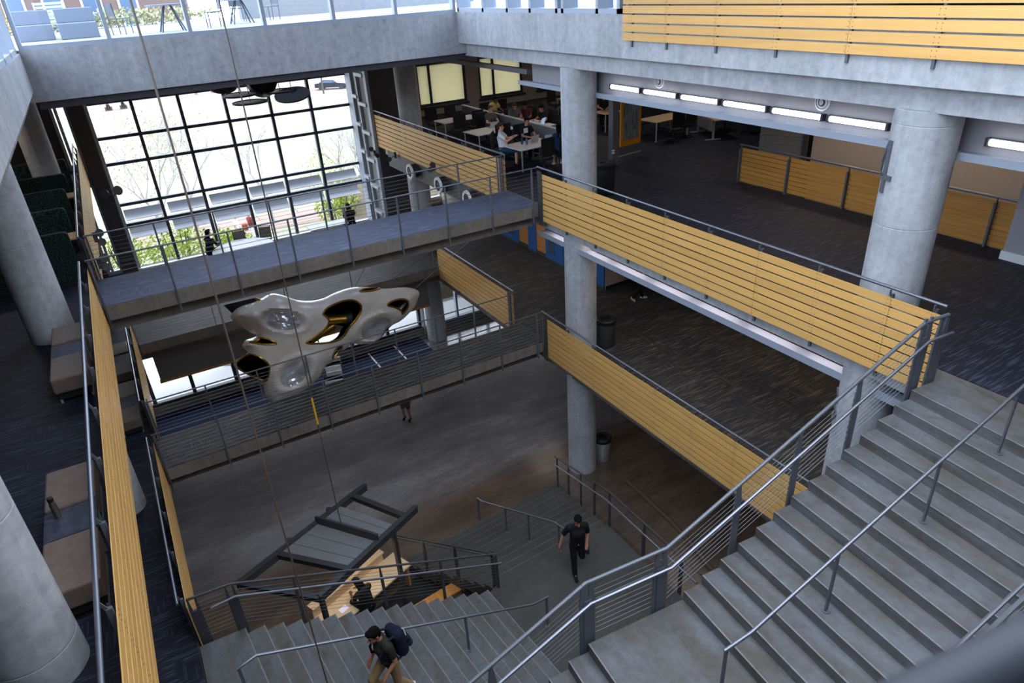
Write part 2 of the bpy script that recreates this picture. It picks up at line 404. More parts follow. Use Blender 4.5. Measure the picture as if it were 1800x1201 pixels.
# round columns
def column(x, y, z0, z1, r, label):
    b = MB(); prof = []
    z = z0
    zz = [z0]
    while z < z1 - .01:
        z = min(z + 1.55, z1); zz.append(z)
    for i in range(len(zz) - 1):
        prof += [(r - .004, zz[i]), (r, zz[i] + .012), (r, zz[i + 1] - .012), (r - .004, zz[i + 1])]
    b.lathe((x, y, 0), prof, 56)
    o = b.build('concrete_column', 'concrete', smooth=True, ang=10)
    return tag(o, label, 'column', 'round concrete columns', 'structure')
column(10.6, 14.9, 0, 12.62, .46, 'full height round concrete column beside the slatted guards, trash cans at its foot')
column(10.6, 5.95, 0, 12.62, .47, 'thick round concrete column beside the wide stair, carrying the floor numerals')
column(10.6, 26.45, 0, 12.68, .44, 'round concrete column beside the tall window bay')
column(-2.03, 15.05, 0, 12.62, .40, 'round concrete column between the booths and the brown benches')
column(-2.03, 6.28, 0, 12.62, .40, 'round concrete column at the lower corner beside the bench with the bottle')
column(-2.03, 26.4, 0, 12.66, .40, 'round tan concrete column behind the booths')
for z in (F1, F2):
    pass
# outer walls
struct('wall_near', box(-13.3, -3.3, 0, 26.3, -3, 18.3), 'dark_wall', 'wall behind the stair')
struct('wall_left', box(-13.3, -3, 0, -13, 32, 13.3), 'dark_wall', 'outer side wall past the booths')
struct('wall_right', box(26, -3, 0, 26.3, 32, 18.3), 'taupe_wall', 'outer side wall past the study desks')
Y = 32.0
w = MB().box(-13, Y, F1 - .4, -1.65, Y + .3, 13.3)
struct('wall_back_dark', w, 'dark_wall', 'dark wall behind the booths')
struct('wall_back_pier', box(-1.06, Y - .3, F1, -.52, Y + .3, 13.3), 'dark_wall', 'dark pier between the narrow and the tall window')
struct('wall_back_return', box(10.05, 29.2, F1, 12.2, Y + .3, 13.3), 'dark_wall', 'dark gray wall block beside the tall window')
w = MB().box(12.2, Y, 7.6, 26, Y + .3, 9.33).box(12.2, Y, 11.3, 26, Y + .3, 13.3).box(12.2, Y, F1 - .4, 26, Y + .3, 4.75)
for a, b in ((12.2, 13.35), (15.98, 16.7), (19.25, 20.1), (22.7, 26)): w.box(a, Y, 9.33, b, Y + .3, 11.3)
for a, b in ((12.2, 12.6), (17.2, 26)): w.box(a, Y, 4.75, b, Y + .3, 7.6)
struct('wall_back_study', w, 'taupe_wall', 'taupe wall with blind covered windows')
struct('wall_back_spandrel', box(-1.65, Y, 8.3, -1.06, Y + .3, 9.05).box(-1.65, Y, 12.2, -1.06, Y + .3, 13.3).box(-1.65, Y, F1 - .4, -1.06, Y + .3, F1 + .1), 'window_frame', 'gray blue panel between the narrow windows')
struct('wall_back_head', box(-.52, Y, 12.3, 10.05, Y + .3, 12.7), 'dark_wall', 'dark head of the tall window')
struct('wall_storefront_base', box(-13, 27.2, 0, -4, 27.4, 4.1).box(-4, 27.2, 0, 10.2, 27.4, .32).box(10.2, 26.95, 0, 18, 27.2, .36).box(-4, 27.2, 2.9, 10.2, 27.4, 4.1).box(10.2, 26.95, 3.4, 18, 27.2, 4.1).box(18, 26.95, 0, 26, 27.2, 4.1), 'gray_soffit', 'low gray base and head of the storefront')
# tall window
def window(name, x0, x1, z0, z1, xs, zs, label, y=Y, fw=.12, fd=.2, fm='mullion', gm='glass', off=.06):
    t = thing(name, label, 'window', ((x0 + x1) / 2, y, z0)); t['kind'] = 'structure'
    f = MB()
    for x in [x0 + fw / 2] + list(xs) + [x1 - fw / 2]: f.box(x - fw / 2, y - fd / 2, z0, x + fw / 2, y + fd / 2, z1)
    for z in [z0 + fw / 2] + list(zs) + [z1 - fw / 2]: f.box(x0, y - fd / 2 + .01, z - fw / 2, x1, y + fd / 2 - .01, z + fw / 2)
    f.build('window_frame', fm, t); box(x0, y + off - .004, z0, x1, y + off + .004, z1).build('pane', gm, t)
    return t
window('window_1', -.52, 10.05, F1, 12.3, [1.15, 2.87, 4.62, 6.42, 8.16], [6.45, 7.3, 8.95, 9.96, 11.28], 'tall gridded window wall looking onto the lawn')
box(-.5, Y - .28, F1, 10.05, Y - .06, F1 + .12).build('trim_window_sill', 'white_paint')['kind'] = 'structure'
box(-.5, Y - .12, F1, -.38, Y + .07, 12.3).build('trim_window_jamb', 'mullion_light')['kind'] = 'structure'
window('window_2', -1.65, -1.06, 9.05, 12.2, [-1.45], [], 'narrow window above the gray blue panel beside the dark pier', fm='window_frame', fw=.1)
window('window_3', -1.65, -1.06, F1 + .1, 8.3, [-1.45], [], 'narrow window below the gray blue panel beside the dark pier', fm='window_frame', fw=.1)
# glazed return beside the tall window (ladder shaped frame)
t = thing('window_4', 'gray ladder shaped steel frame at the end of the tall window', 'window', (9.98, 30.6, F1)); t['kind'] = 'structure'
f = MB()
for y, wd in ((31.6, .7), (30.55, .14), (29.35, .3)): f.box(9.9, y - wd / 2, F1, 10.02, y + wd / 2, 12.4)
f.build('window_frame', 'window_frame', t)
for i, z in enumerate((5.3, 6.5, 7.7, 8.9, 10.1, 11.3)):
    box(9.84, 29.5, z, 10.03, 30.5, z + .14).build('ladder_rung', 'mullion_light', t); box(9.84, 30.6, z + .25, 10.03, 31.25, z + .39).build('ladder_rung', 'mullion_light', t)
box(10.02, 29.2, F1, 10.04, 31.9, 12.4).build('back_panel', 'gray_soffit', t)
# study windows with blinds
for i, (a, b, mid, lab) in enumerate(((13.35, 15.98, 14.05, 'beside the dark column'), (16.7, 19.25, 17.55, 'middle of the three shaded windows'), (20.1, 22.7, 20.9, 'partly hidden behind the tall round column'))):
    t = window('window_%d' % (5 + i), a, b, 9.33, 11.3, [mid], [], 'window with drawn yellowish roller blind, ' + lab, y=Y + .15)
    box(a, Y + .09, 9.4, b, Y + .095, 11.25).build('roller_blind', 'blind', t)
    box(a - .08, Y - .09, 9.24, b + .08, Y - .002, 9.33).build('window_sill', 'steel_dark', t)
window('window_8', 12.6, 17.2, 4.75, 7.6, [14.0, 15.5], [6.2], 'lower gallery window below the slatted guard', y=Y + .15, fm='mullion_light')
# ground storefront
window('window_9', -4, 10.2, .32, 2.9, [-1.4, .1, 1.75, 3.4, 5.1, 6.8, 8.5], [], 'ground level storefront window under the gray bulkhead', y=27.3, fm='steel_dark', fw=.14)
window('window_10', 10.2, 18, .36, 3.4, [12.0, 13.6, 15.4], [], 'ground level window looking onto the planted bank', y=27.08, fm='window_frame', fw=.1)
# clerestory
window('window_11', XL, 10.0, 13.82, 18.0, [.7, 2.54, 4.4, 6.27, 8.1], [], 'clerestory glazing above the far concrete beam', y=20.42, fm='window_frame', fw=.09, fd=.2, gm='glass_blue')
def window_x(name, x, y0, y1, z0, z1, ys, label, dep, gm='glass_blue', fw=.1):
    t = thing(name, label, 'window', (x, (y0 + y1) / 2, z0)); t['kind'] = 'structure'
    f = MB()
    for y in [y0 + fw / 2] + list(ys) + [y1 - fw / 2]: f.box(x - dep / 2, y - fw / 2, z0, x + dep / 2, y + fw / 2, z1)
    for z in (z0 + fw / 2, z1 - fw / 2): f.box(x - dep / 2, y0, z - fw / 2, x + dep / 2, y1, z + fw / 2)
    f.build('window_frame', 'window_frame', t); box(x + dep * .3, y0, z0, x + dep * .3 + .006, y1, z1).build('pane', gm, t)
window_x('window_12', 10.25, 12.6, 20.3, 13.84, 18.0, [13.4, 14.75, 15.0, 16.2, 17.35, 18.7], 'clerestory glazing in deep boxes above the column beam', .42)
window_x('window_13', -1.4, -3, 20.3, 13.76, 18.0, [3, 5, 7, 9, 11, 12.9, 14.8, 16.6, 18.4], 'clerestory glazing above the beam over the booths', -.3)
struct('wall_top_level', box(10.2, 12.5, 13.4, 26, 12.6, 18.0), 'white_wall', 'wall closing the top level beside the terrace')
# roof with a skylight over the near half of the void
r = MB().box(-2, -3, 18.0, 26, -2, 18.3).box(-2, -2, 18.0, 0, 20.7, 18.3).box(0, 7.5, 18.0, 10, 20.7, 18.3).box(10, -2, 18.0, 26, 12.7, 18.3).box(10, 12.7, 18.0, 10.6, 20.7, 18.3)
struct('ceiling_roof', r, 'white_wall', 'roof around the skylight')
t = thing('window_14', 'skylight over the wide stair', 'window', (5, 2.7, 18.1)); t['kind'] = 'structure'
f = MB()
for x in (0, 2.5, 5, 7.5, 10): f.box(x - .05, -2, 18.0, x + .05, 7.5, 18.2)
f.build('window_frame', 'window_frame', t); box(0, -2, 18.22, 10, 7.5, 18.23).build('pane', 'glass', t)
# inner walls: lower gallery block with blue doors
struct('wall_offices', box(13.97, 18.1, F1, 25.9, 18.25, 8.5).box(13.97, 18.25, F1, 14.1, 31.9, 8.5), 'taupe_wall', 'pale wall block behind the blue door frames')
struct('baseboard_offices', box(13.99, 18.07, F1, 25.9, 18.1, F1 + .12), 'black_void', 'black base of the pale wall block')
def on_wall(mb, y0, y1, z0, z1, d=.03): return mb.box(13.97 - d, y0, z0, 13.97, y1, z1)
t = thing('door_1', 'orange wooden door between two blue panels', 'door', (13.95, 22.3, F1)); t['kind'] = 'structure'
on_wall(MB(), 21.95, 22.65, F1 + .02, F1 + 2.3, .04).build('door_leaf', 'door_wood', t); on_wall(MB(), 21.95, 22.65, F1 + .02, F1 + .22, .046).build('kick_plate', 'steel_dark', t)
MB().tube([(13.87, 22.05, F1 + 1.02), (13.87, 22.17, F1 + 1.02)], .014).build('door_handle', 'stainless', t)
t = thing('door_2', 'orange wooden door furthest along the blue framed wall', 'door', (13.95, 23.7, F1)); t['kind'] = 'structure'
on_wall(MB(), 23.3, 24.05, F1 + .02, F1 + 2.3, .04).build('door_leaf', 'door_wood', t); on_wall(MB(), 23.3, 24.05, F1 + .02, F1 + .22, .046).build('kick_plate', 'steel_dark', t)
for i, (a, b, g, lab) in enumerate(((24.05, 25.8, (24.4, 24.95), 'blue framed glass panel at the end of the door wall'), (22.65, 23.3, None, 'blue panel between the two wooden doors'), (20.7, 21.95, (21.3, 21.75), 'blue framed glass panel beside the tall column'), (18.12, 18.7, None, 'blue panel at the corner of the pale wall'))):
    t = thing('wall_panel', lab, 'wall panel', (13.95, (a + b) / 2, F1), 0, 'blue panels along the door wall'); t['kind'] = 'structure'
    on_wall(MB(), a, b, F1 + .1, F1 + 2.5, .06).build('frame', 'blue_paint', t)
    if g: on_wall(MB(), g[0], g[1], F1 + .35, F1 + 2.2, .066).build('pane', 'glass_dark', t)
    on_wall(MB(), a, b, F1, F1 + .1, .062).build('base', 'steel_dark', t)
# far block behind the upper opening
struct('wall_opening_far', box(19.0, -3, 4.2, 19.15, 14.1, 12.66), 'taupe_wall', 'taupe wall beyond the stair opening')
struct('wall_opening_end', box(15.9, 14.12, 4.2, 19.1, 14.2, F2 - .4), 'dark_wall', 'dark end wall below the stair opening')
struct('wall_white', box(15.25, 2.0, F2, 15.75, 6.42, 12.66), 'white_wall', 'white wall end beside the amber slatted guard')
struct('baseboard_white', box(15.22, 1.98, F2, 15.78, 6.45, F2 + .18), 'white_paint', 'white base of the white wall end')
tag(box(15.215, 5.62, 9.55, 15.25, 5.92, 9.95).build('wall_sign', 'black_plastic'), 'small black plate on the white wall end', 'sign')
t = thing('window_15', 'gray framed stair opening with cable infill beyond the amber guard', 'window', (18.97, 15.2, F2)); t['kind'] = 'structure'
box(18.9, 14.25, F2, 18.98, 16.1, 12.4).build('back_panel', 'gray_soffit', t); box(18.8, 14.2, F2, 18.9, 14.32, 12.4).build('post', 'steel_dark', t)
c = MB()
for i in range(9): c.tube([(18.84, 14.3, F2 + .2 + i * .28), (18.84, 16.1, F2 + .05 + i * .28)], .008, 5)
c.build('cable', 'cable_steel', t)
# fascias with cove lights
struct('wall_fascia_upper', box(11.1, -3, 11.95, 11.2, 17.9, 12.66), 'white_wall', 'white fascia carrying the fluorescent cove lights')
struct('trim_ledge_upper', box(10.86, -3, 11.92, 11.1, 18.3, 11.95).box(10.84, -3, 11.86, 10.87, 18.3, 11.98), 'window_frame', 'silver light ledge below the fluorescent lamps')
struct('trim_beam_study', box(11.15, 18.3, 12.1, 11.3, 26, 12.24), 'partition_gray', 'gray green steel channel in front of the shaded windows')
struct('wall_fascia_lower', box(10.62, -3, 7.9, 10.7, 16.6, 8.56), 'white_wall', 'white fascia under the upper slatted guard')
struct('trim_ledge_lower', box(10.3, -3, 7.84, 10.62, 16.6, 7.87).box(10.27, -3, 7.8, 10.3, 16.6, 7.95), 'window_frame', 'silver light ledge under the upper slatted guard')
places = ['next to the tall column', 'second from the tall column', 'third from the tall column', 'fourth from the tall column', 'fifth from the tall column', 'next to the thick column with the numeral 4']
def cove(y1, lab, grp='fluorescent cove lamps'):
    t = thing('fluorescent_lamp', lab, 'lamp', (11.06, y1 - .6, 12.02), 0, grp)
    box(11.06, y1 - 1.19, 12.08, 11.1, y1 - .02, 12.2).build('reflector', 'steel_dark', t)
    MB().tube([(11.03, y1 - 1.13, 12.14), (11.03, y1 - .08, 12.14)], .05, 10).build('tube', 'lamp_white', t)
    for y in (y1 - 1.18, y1 - .06): box(10.99, y, 12.08, 11.07, y + .04, 12.2).build('end_cap', 'steel_dark', t)
for i in range(6): cove(14.06 + .12 - i * 1.24, 'glowing fluorescent tube on the white fascia, ' + places[i])
cove(5.3, 'glowing fluorescent tube on the white fascia, past the thick column')
for i in range(7):
    y = 15.6 - i * 1.5
    t = thing('fluorescent_lamp', 'lamp lying on the silver ledge under the upper slatted guard', 'lamp', (10.5, y, 7.87), 0, 'hidden ledge lamps')
    MB().tube([(10.56, y - .6, 8.13), (10.56, y + .6, 8.13)], .025, 8).build('tube', 'lamp_warm', t)
for y, lab in ((12.44, 'round white air diffuser above the lamps, near the tall column'), (8.15, 'round white air diffuser above the lamps, near the thick column')):
    t = thing('air_diffuser', lab, 'vent', (11.1, y, 12.38), 0, 'round air diffusers')
    MB().lathe((11.1, y, 12.39), [(.12, -.03), (.155, -.025), (.155, 0)], 24, 'X').build('rim', 'white_paint', t, smooth=True)
    b = MB().lathe((11.1, y, 12.39), [(.11, -.028), (.12, -.04), (.12, -.02)], 24, 'X')
    b.build('core', 'black_plastic', t)
    MB().lathe((11.1, y, 12.39), [(.05, -.06), (.075, -.045)], 20, 'X', caps=False).build('ring', 'steel_dark', t)
# ------------------------------------------------------------------ slatted guards, bridges, stairs
def slat_guard(label, side, x, y0, y1, zf, ps, seams, mat='maple', group='slatted timber guards', hook=0.0, posts_front=False, top=True):
    """side -1: slats face -X, +1: slats face +X. ps: post positions along Y, seams: slat joints."""
    t = thing('slatted_guard', label, 'guard rail', (x, (y0 + y1) / 2, zf - .5), 0, group)
    s = side
    for y in ps:
        xa, xb = (x + .03 * -s, x + .085 * -s)
        b = MB().box(min(xa, xb) if not posts_front else x - .09 * -s, y - .022, zf - .56, max(xa, xb), y + .022, zf + .96)
        if hook: b.bar((x - .05 * s, y, zf + .9), (x - hook * s, y, zf + 1.07), .014, .03)
        else: b.box(x - .04, y - .008, zf + .95, x + .0, y + .008, zf + 1.05)
        b.build('post', 'painted_steel', t)
    ed = [y0] + [q for q in sorted(seams) if y0 + .2 < q < y1 - .2] + [y1]
    for a, b2 in zip(ed, ed[1:]):
        m = MB()
        for k in range(8):
            z = zf - .43 + k * .1712
            if posts_front: z = zf + .03 + k * .1225
            m.box(x, a + .003, z, x - .012 * s, b2 - .003, z + (.143 if not posts_front else .108))
        m.build('slat_panel', mat, t)
    if zf == F1 and side < 0 and y1 < 17: MB().box(x - .012, y0, zf - .475, x + .03, y1, zf - .445).build('bottom_trim', 'stainless', t)
    sc_ = MB()
    for y in ps:
        if not y0 < y < y1 or posts_front: continue
        for k in range(8):
            for dz in (.035, .105):
                z = zf - .43 + k * .1712 + dz
                for dy in (-.035, .035): sc_.box(x - .002, y + dy - .006, z - .006, x + .003 * s, y + dy + .006, z + .006)
    if sc_.v: sc_.build('screw', 'curb_brown', t)
    xr = x - (hook if hook else .02) * s
    if top: MB().tube([(xr, y0 - .02, zf + 1.07), (xr, y1 + .05, zf + 1.07)], .026, 10).build('handrail', 'stainless', t, smooth=True)
    return t
seq = lambda a, b, st: [a + i * st for i in range(int((b - a) / st + 1e-6) + 1)]
slat_guard('long upper slatted maple guard between the footbridge and the wide stair', -1, 9.96, 4.72, 16.0, F2, seq(5.56, 15.9, 1.307) + [4.85], [5.54, 8.2, 10.84, 13.43])
slat_guard('upper slatted maple guard between the footbridge and the tall window', -1, 10.02, 17.95, 29.1, F2, seq(18.1, 28.6, 1.307), [20.6, 23.2, 25.8])
slat_guard('long lower slatted maple guard ending behind the stair', -1, 9.96, 5.2, 16.05, F1, seq(5.6, 15.9, 1.305), [5.6, 8.21, 10.83, 13.43])
slat_guard('lower slatted maple guard beyond the footbridge, below the study desks', -1, 10.02, 17.95, 23.95, F1, seq(18.1, 23.9, 1.4), [20.9])
slat_guard('top slatted maple guard fixed to the face of the concrete beam', -1, 9.93, -3, 12.36, 13.78, [12.1, 11.04, 9.72, 8.37, 7.03, 5.7, 4.3, 2.9], [4.4, 7.04, 9.73, 11.04])
slat_guard('long narrow seeming slatted guard beside the brown benches', 1, -1.14, -2.9, 15.95, F2, seq(.4, 15.9, 1.31), [1.5, 4.1, 6.7, 9.3, 11.9, 14.5], hook=.12)
slat_guard('slatted guard in front of the dark booths', 1, -1.14, 17.95, 31.6, F2, seq(18.1, 31.4, 1.31), [20.6, 23.2, 25.8, 28.4], hook=.12)
slat_guard('lower slatted guard ending at the concrete stair landing', 1, -1.14, 10.2, 15.95, F1, seq(10.4, 15.9, 1.31), [12.9], hook=.12)
slat_guard('lower slatted guard beside the small brown benches', 1, -1.14, 17.95, 23.95, F1, seq(18.1, 23.9, 1.31), [20.6], hook=.12)
slat_guard('amber slatted guard around the stair opening in the dark carpet', -1, 15.74, 6.55, 14.05, F2, [14.0, 12.3, 10.5, 8.7, 7.0], [12.3, 10.5, 8.7], 'maple_amber', posts_front=True)
# footbridges
def bridge(zf, y0, y1, cov, label):
    t = thing('footbridge', label, 'bridge', (4.4, (y0 + y1) / 2, zf - .34), 0, 'carpeted footbridges')
    box(XL, y0, zf - .34, XR - .12, y1, zf - .012).build('deck', 'concrete_warm', t)
    box(XL, y0 + .02, zf - .012, XR - .1, y1 - .02, zf).build('carpet', cov, t)
    box(XL, y0 + .38, zf - .72, XR - .12, y1 - .38, zf - .34).build('beam', 'concrete_dark', t)
bridge(F2, 16.02, 17.9, 'carpet_navy_lit', 'upper footbridge crossing the atrium, navy carpet coloured lighter for the window light')
bridge(F1, 16.08, 17.7, 'carpet_brown', 'lower footbridge with brownish carpet below the white sculpture')
def off(p, dz, v=(0, 0)): return (p[0] + v[0], p[1] + v[1], p[2] + dz)
def post_bar(b, p, h, drop=.0, w=.07, th=.018, d=(1, 0)):
    """tapered flat steel upright, broad side along direction d"""
    L = math.hypot(*d); dx, dy = d[0] / L, d[1] / L; nx, ny = -dy, dx
    prof = [(-drop, w * .5), (h * .72, w * .5), (h, w * .18)]
    V = []
    for z, q in prof:
        for a, c in ((-1, -1), (1, -1), (1, 1), (-1, 1)):
            V.append((p[0] + dx * q * a + nx * th / 2 * c, p[1] + dy * q * a + ny * th / 2 * c, p[2] + z))
    F = [(3, 2, 1, 0), (8, 9, 10, 11)]
    for i in (0, 4):
        for j in range(4): F.append((i + j, i + (j + 1) % 4, i + 4 + (j + 1) % 4, i + 4 + j))
    b.add(V, F)
def cable_guard(label, pts, posts, h=1.07, n=9, drop=.0, hand=None, hand_h=.88, group='cable guards', rail_r=.024, pm='painted_steel', lo=.1, hi=.93, double=(), cab=.0036, pw=.07, pth=.018, hand_pts=None):
    t = thing('cable_guard', label, 'guard rail', pts[0], 0, group)
    MB().tube([off(p, h) for p in pts], rail_r, 8).build('top_rail', pm, t, smooth=True)
    for i in range(n):
        z = lo + (hi - lo) * i / (n - 1)
        MB().tube([off(p, z) for p in pts], cab, 5).build('cable', 'cable_steel', t)
    for i, (p, d) in enumerate(posts):
        b = MB(); post_bar(b, p, h, drop, w=pw, th=pth, d=d)
        if i in double:
            post_bar(b, off(p, 0, (d[0] * .12, d[1] * .12)), h, drop, w=pw, th=pth, d=d)
            L = math.hypot(*d); b.obox(off(p, -drop, (d[0] * .06, d[1] * .06)), math.atan2(d[1], d[0]), .12, .05, h * .72 + drop)
        b.build('post', pm, t)
    if hand:
        hp = [off(p, hand_h, hand) for p in (hand_pts or pts)]
        MB().tube(hp, .024, 8).build('handrail', 'stainless', t, smooth=True)
    return t
for zf, yn, yf, nm in ((F2, 15.98, 17.93, 'upper'), (F1, 16.04, 17.74, 'lower')):
    for y, lab in ((yn, 'on the stair side'), (yf, 'on the window side')):
        xs = [.33, 1.68, 3.04, 4.4, 5.76, 7.1, 8.44, 9.75]
        cable_guard('%s footbridge cable guard %s' % (nm, lab), [(XL + .05, y, zf), (9.93, y, zf)], [((x, y, zf), (0, 1)) for x in [-1.1] + xs], drop=.5 if y == yn else .2, n=9, rail_r=.02, group='footbridge cable guards', pw=.05, pth=.04)
for y, zf, nm in ((24.02, F1, 'end gallery'),):
    cable_guard('cable guard along the %s below the tall window' % nm, [(XL + .05, y, zf), (9.93, y, zf)], [((x, y, zf), (0, 1)) for x in [-1.1, 1.4, 3.9, 6.4, 9.85]], drop=.4, n=9, rail_r=.02, group='end gallery cable guard')
# dark end plates where guards meet the bridges
def end_plate(x, y0, y1, z0, z1, lab):
    tag(box(x - .012, y0, z0, x + .012, y1, z1).build('end_plate', 'steel_dark'), lab, 'steel plate', 'dark steel plates at the guard ends')
for zf, w in ((F2, 'upper'), (F1, 'lower')):
    for y, q in ((15.78, 'stair side'), (17.96, 'window side')):
        end_plate(-1.1, y, y + .2, zf - .56, zf + .98, 'dark steel plate where the %s footbridge meets the bench gallery, %s' % (w, q))
        end_plate(9.94, y, y + .2, zf - .56, zf + .98, 'dark steel plate where the %s footbridge meets the slatted guard, %s' % (w, q))
# ---- stairs
P0 = Vector((9.188, 4.511)); D = Vector((-.3077, .0267)); NW = Vector((-.0865, -.9962)); WID = 2.95
M1 = F2 - 14 * R_
def step(mb, a, b, c, d, z, th):
    """tread quad a-b front(nosing) edge, c-d back edge; ccw from above: a,b,c,d"""
    P = [(a[0], a[1]), (b[0], b[1]), (c[0], c[1]), (d[0], d[1])]
    area = sum(P[i][0] * P[(i + 1) % 4][1] - P[(i + 1) % 4][0] * P[i][1] for i in range(4))
    if area < 0: P = [P[1], P[0], P[3], P[2]]; a, b, c, d = b, a, d, c
    mb.mat(0).prism(P, z - th, z)
    e = .022; q = lambda p, r: (p[0] + (r[0] - p[0]) * e / max(1e-6, math.dist(p[:2], r[:2])), p[1] + (r[1] - p[1]) * e / max(1e-6, math.dist(p[:2], r[:2])))
    a2, b2 = q(a, d), q(b, c)
    mb.mat(1).prism([(a[0], a[1]), (b[0], b[1]), b2, a2], z - .012, z + .0015); mb.mat(0)  # thin strip holding the painted edge highlight
t = thing('staircase', 'wide concrete stair from the second gallery to its square landing', 'stairs', (7, 3.2, M1 - .4), 0)
q0 = P0 - D * 2.45
for i in range(14):
    a = P0 + D * i; bk = (P0 + D * (i - 1)) if i else q0
    m = MB(); step(m, a, a + NW * WID, bk + NW * WID, bk, F2 - i * R_, .36)
    m.build('step', ['step_concrete', 'nosing'], t)
PL = Vector((3.62, 5.0)); P13 = P0 + D * 13
m = MB(); step(m, PL, PL + NW * 3.2, P13 + NW * WID, P13, M1, .4); m.build('landing', ['step_concrete', 'nosing'], t)
for i in range(1, 14):
    a = PL + D * i; bk = PL + D * (i - 1)
    m = MB(); step(m, a, a + NW * WID, bk + NW * WID, bk, M1 - i * R_, .36); m.build('step', ['step_concrete', 'nosing'], t)
# flight from the first gallery down to the ground floor
M0 = F1 - 17 * R_
A16 = Vector((-.386, 10.085)); DL = Vector((.317, .0252)); NL = Vector((.0793, -.9968)); WL = 3.1
t2 = thing('staircase', 'darker concrete stair, shade coloured into its lower part, from the first gallery to the ground floor with a wide turning landing', 'stairs', (5, 10, 0), 0)
m = MB(); step(m, A16, A16 + NL * WL, (XL + .02, 7.0), (XL + .02, 10.12), F1, .4); m.build('landing', ['step_concrete', 'nosing'], t2)
m = MB().prism([(XL + .02, 1.8), (-.3, 1.8), (-.14, 7.0), (XL + .02, 7.0)], F1 - .4, F1); m.build('landing', 'step_concrete', t2)
for i in range(1, 17):
    a = A16 + DL * i; bk = A16 + DL * (i - 1)
    m = MB(); step(m, a, a + NL * WL, bk + NL * WL, bk, F1 - i * R_, .36); m.build('step', ['step_concrete', 'nosing'], t2)
A0 = A16 + DL * 16
TL, TR, BL, BR = Vector((4.95, 10.62)), Vector((8.45, 10.78)), Vector((3.72, 14.2)), Vector((9.26, 14.5))
m = MB().prism([tuple(A0), tuple(A0 + NL * WL), (8.42, 7.2), tuple(TR), tuple(TL)], M0 - .35, M0); m.build('landing', 'step_shaded', t2)
for i in range(1, 11):
    f = i / 10; g = (i - 1) / 10
    a, b, c, d = TL.lerp(BL, f), TR.lerp(BR, f), TR.lerp(BR, g), TL.lerp(BL, g)
    m = MB(); step(m, a, b, c, d, M0 - i * R_, min(.34, M0 - i * R_)); m.build('step', ['step_shaded', 'step_concrete'], t2)
z2 = lambda v, z: (v[0], v[1], z)
P14 = P0 + D * 14; PE = PL + D * 14
NWs = NW * .11
U0 = P0 - D * 1.6
d2 = (D.x, D.y); unit = lambda v: (v[0] / math.hypot(*v), v[1] / math.hypot(*v))
dl = unit(d2)
of = NW * -.05                    # guards stand just outside the treads
pp = lambda k: (*(P0 + D * k + of), F2 - k * R_)
ll = lambda k: (*(PL + D * k + of), M1 - k * R_)
cable_guard('steel cable guard along the open side of the wide stair', [z2(U0 + of, F2), z2(P0 + of, F2), z2(P14 + of, M1), z2(PL + of, M1), z2(PE + of, F1), z2(PE + of + D * 2, F1)],
            [(z2(U0 + of, F2), dl), (pp(-.4), dl), (pp(3.6), dl), (pp(6.9), dl), (pp(10.2), dl), (z2(P14 + of + D * .1, M1), dl), (z2(PL + of - D * .25, M1), dl), (ll(4.5), dl), (ll(9), dl), (ll(13.5), dl)],
            h=1.1, n=10, drop=.3, hand=tuple(NW * .13), hand_h=.86, double=(0, 1, 5, 6), group='stair cable guards', rail_r=.028, pw=.11, pth=.03)
far = NW * (WID + .06)
cable_guard('steel cable guard along the far edge of the wide stair, near the camera', [z2(P0 + far - D * 2, F2), z2(P0 + far, F2), z2(P14 + far, M1), z2(P14 + far + D * 3, M1)],
            [(z2(P0 + far + D * k, F2 - k * R_), dl) for k in (0, 4, 8, 12)], h=1.02, n=9, hand=tuple(NW * -.13), hand_h=.86, group='stair cable guards', rail_r=.028, pw=.1, pth=.03)
def free_rail(label, pts, posts, r=.024, base=True):
    t = thing('handrail', label, 'handrail', posts[0], 0, 'freestanding stair handrails')
    MB().tube(pts, r, 10).build('rail', 'stainless', t, smooth=True)
    for (x, y, z), top in zip(posts, [min(pts, key=lambda p: (p[0] - q[0]) ** 2 + (p[1] - q[1]) ** 2) for q in posts]):
        zt = None
        for a, b in zip(pts, pts[1:]):
            dd = Vector(b[:2]) - Vector(a[:2]); L2 = dd.length_squared
            if L2 < 1e-9: continue
            u = max(0, min(1, (Vector((x, y)) - Vector(a[:2])).dot(dd) / L2)); pt = lerp(a, b, u)
            if math.dist(pt[:2], (x, y)) < .12: zt = pt[2]
        zt = zt or z + .9
        MB().obox((x, y, z), 0, .05, .022, zt - z).lathe((x, y, z), [(.055, 0), (.055, .012)], 12).build('post', 'painted_steel', t)
mid = NW * 1.42
mp = lambda k, h=.0: (*(P0 + D * k + mid), F2 - k * R_ + h)
free_rail('long handrail down the middle of the wide stair', [z2(P0 - D * 1.5 + mid, F2 + .9), mp(-.2, .92), mp(13.6, .92), z2(P0 + D * 14.9 + mid, M1 + .9)],
          [(*(P0 + D * .5 + mid), F2 - R_), (*(P0 + D * 4.5 + mid), F2 - 5 * R_), (*(P0 + D * 9.5 + mid), F2 - 10 * R_), (*(P0 + D * 14.8 + mid), M1)])
ml = NL * 1.57
lp = lambda k, h=.0: (*(A16 + DL * k + ml), F1 - k * R_ + h)
free_rail('handrail down the middle of the darker stair, behind the man with the backpack', [z2(A16 + DL * -1.2 + ml, F1 + .86), lp(-.2, .9), lp(16.6, .9), z2(A16 + DL * 18 + ml, M0 + .9)],
          [(*(A16 + DL * -1.1 + ml), F1), (*(A16 + DL * 11.5 + ml), F1 - 12 * R_), (*(A16 + DL * 17.8 + ml), M0)])
H0, H1 = TL.lerp(TR, .55), BL.lerp(BR, .5)
hh = lambda f, h: (*H0.lerp(H1, f), M0 * (1 - f) + h)
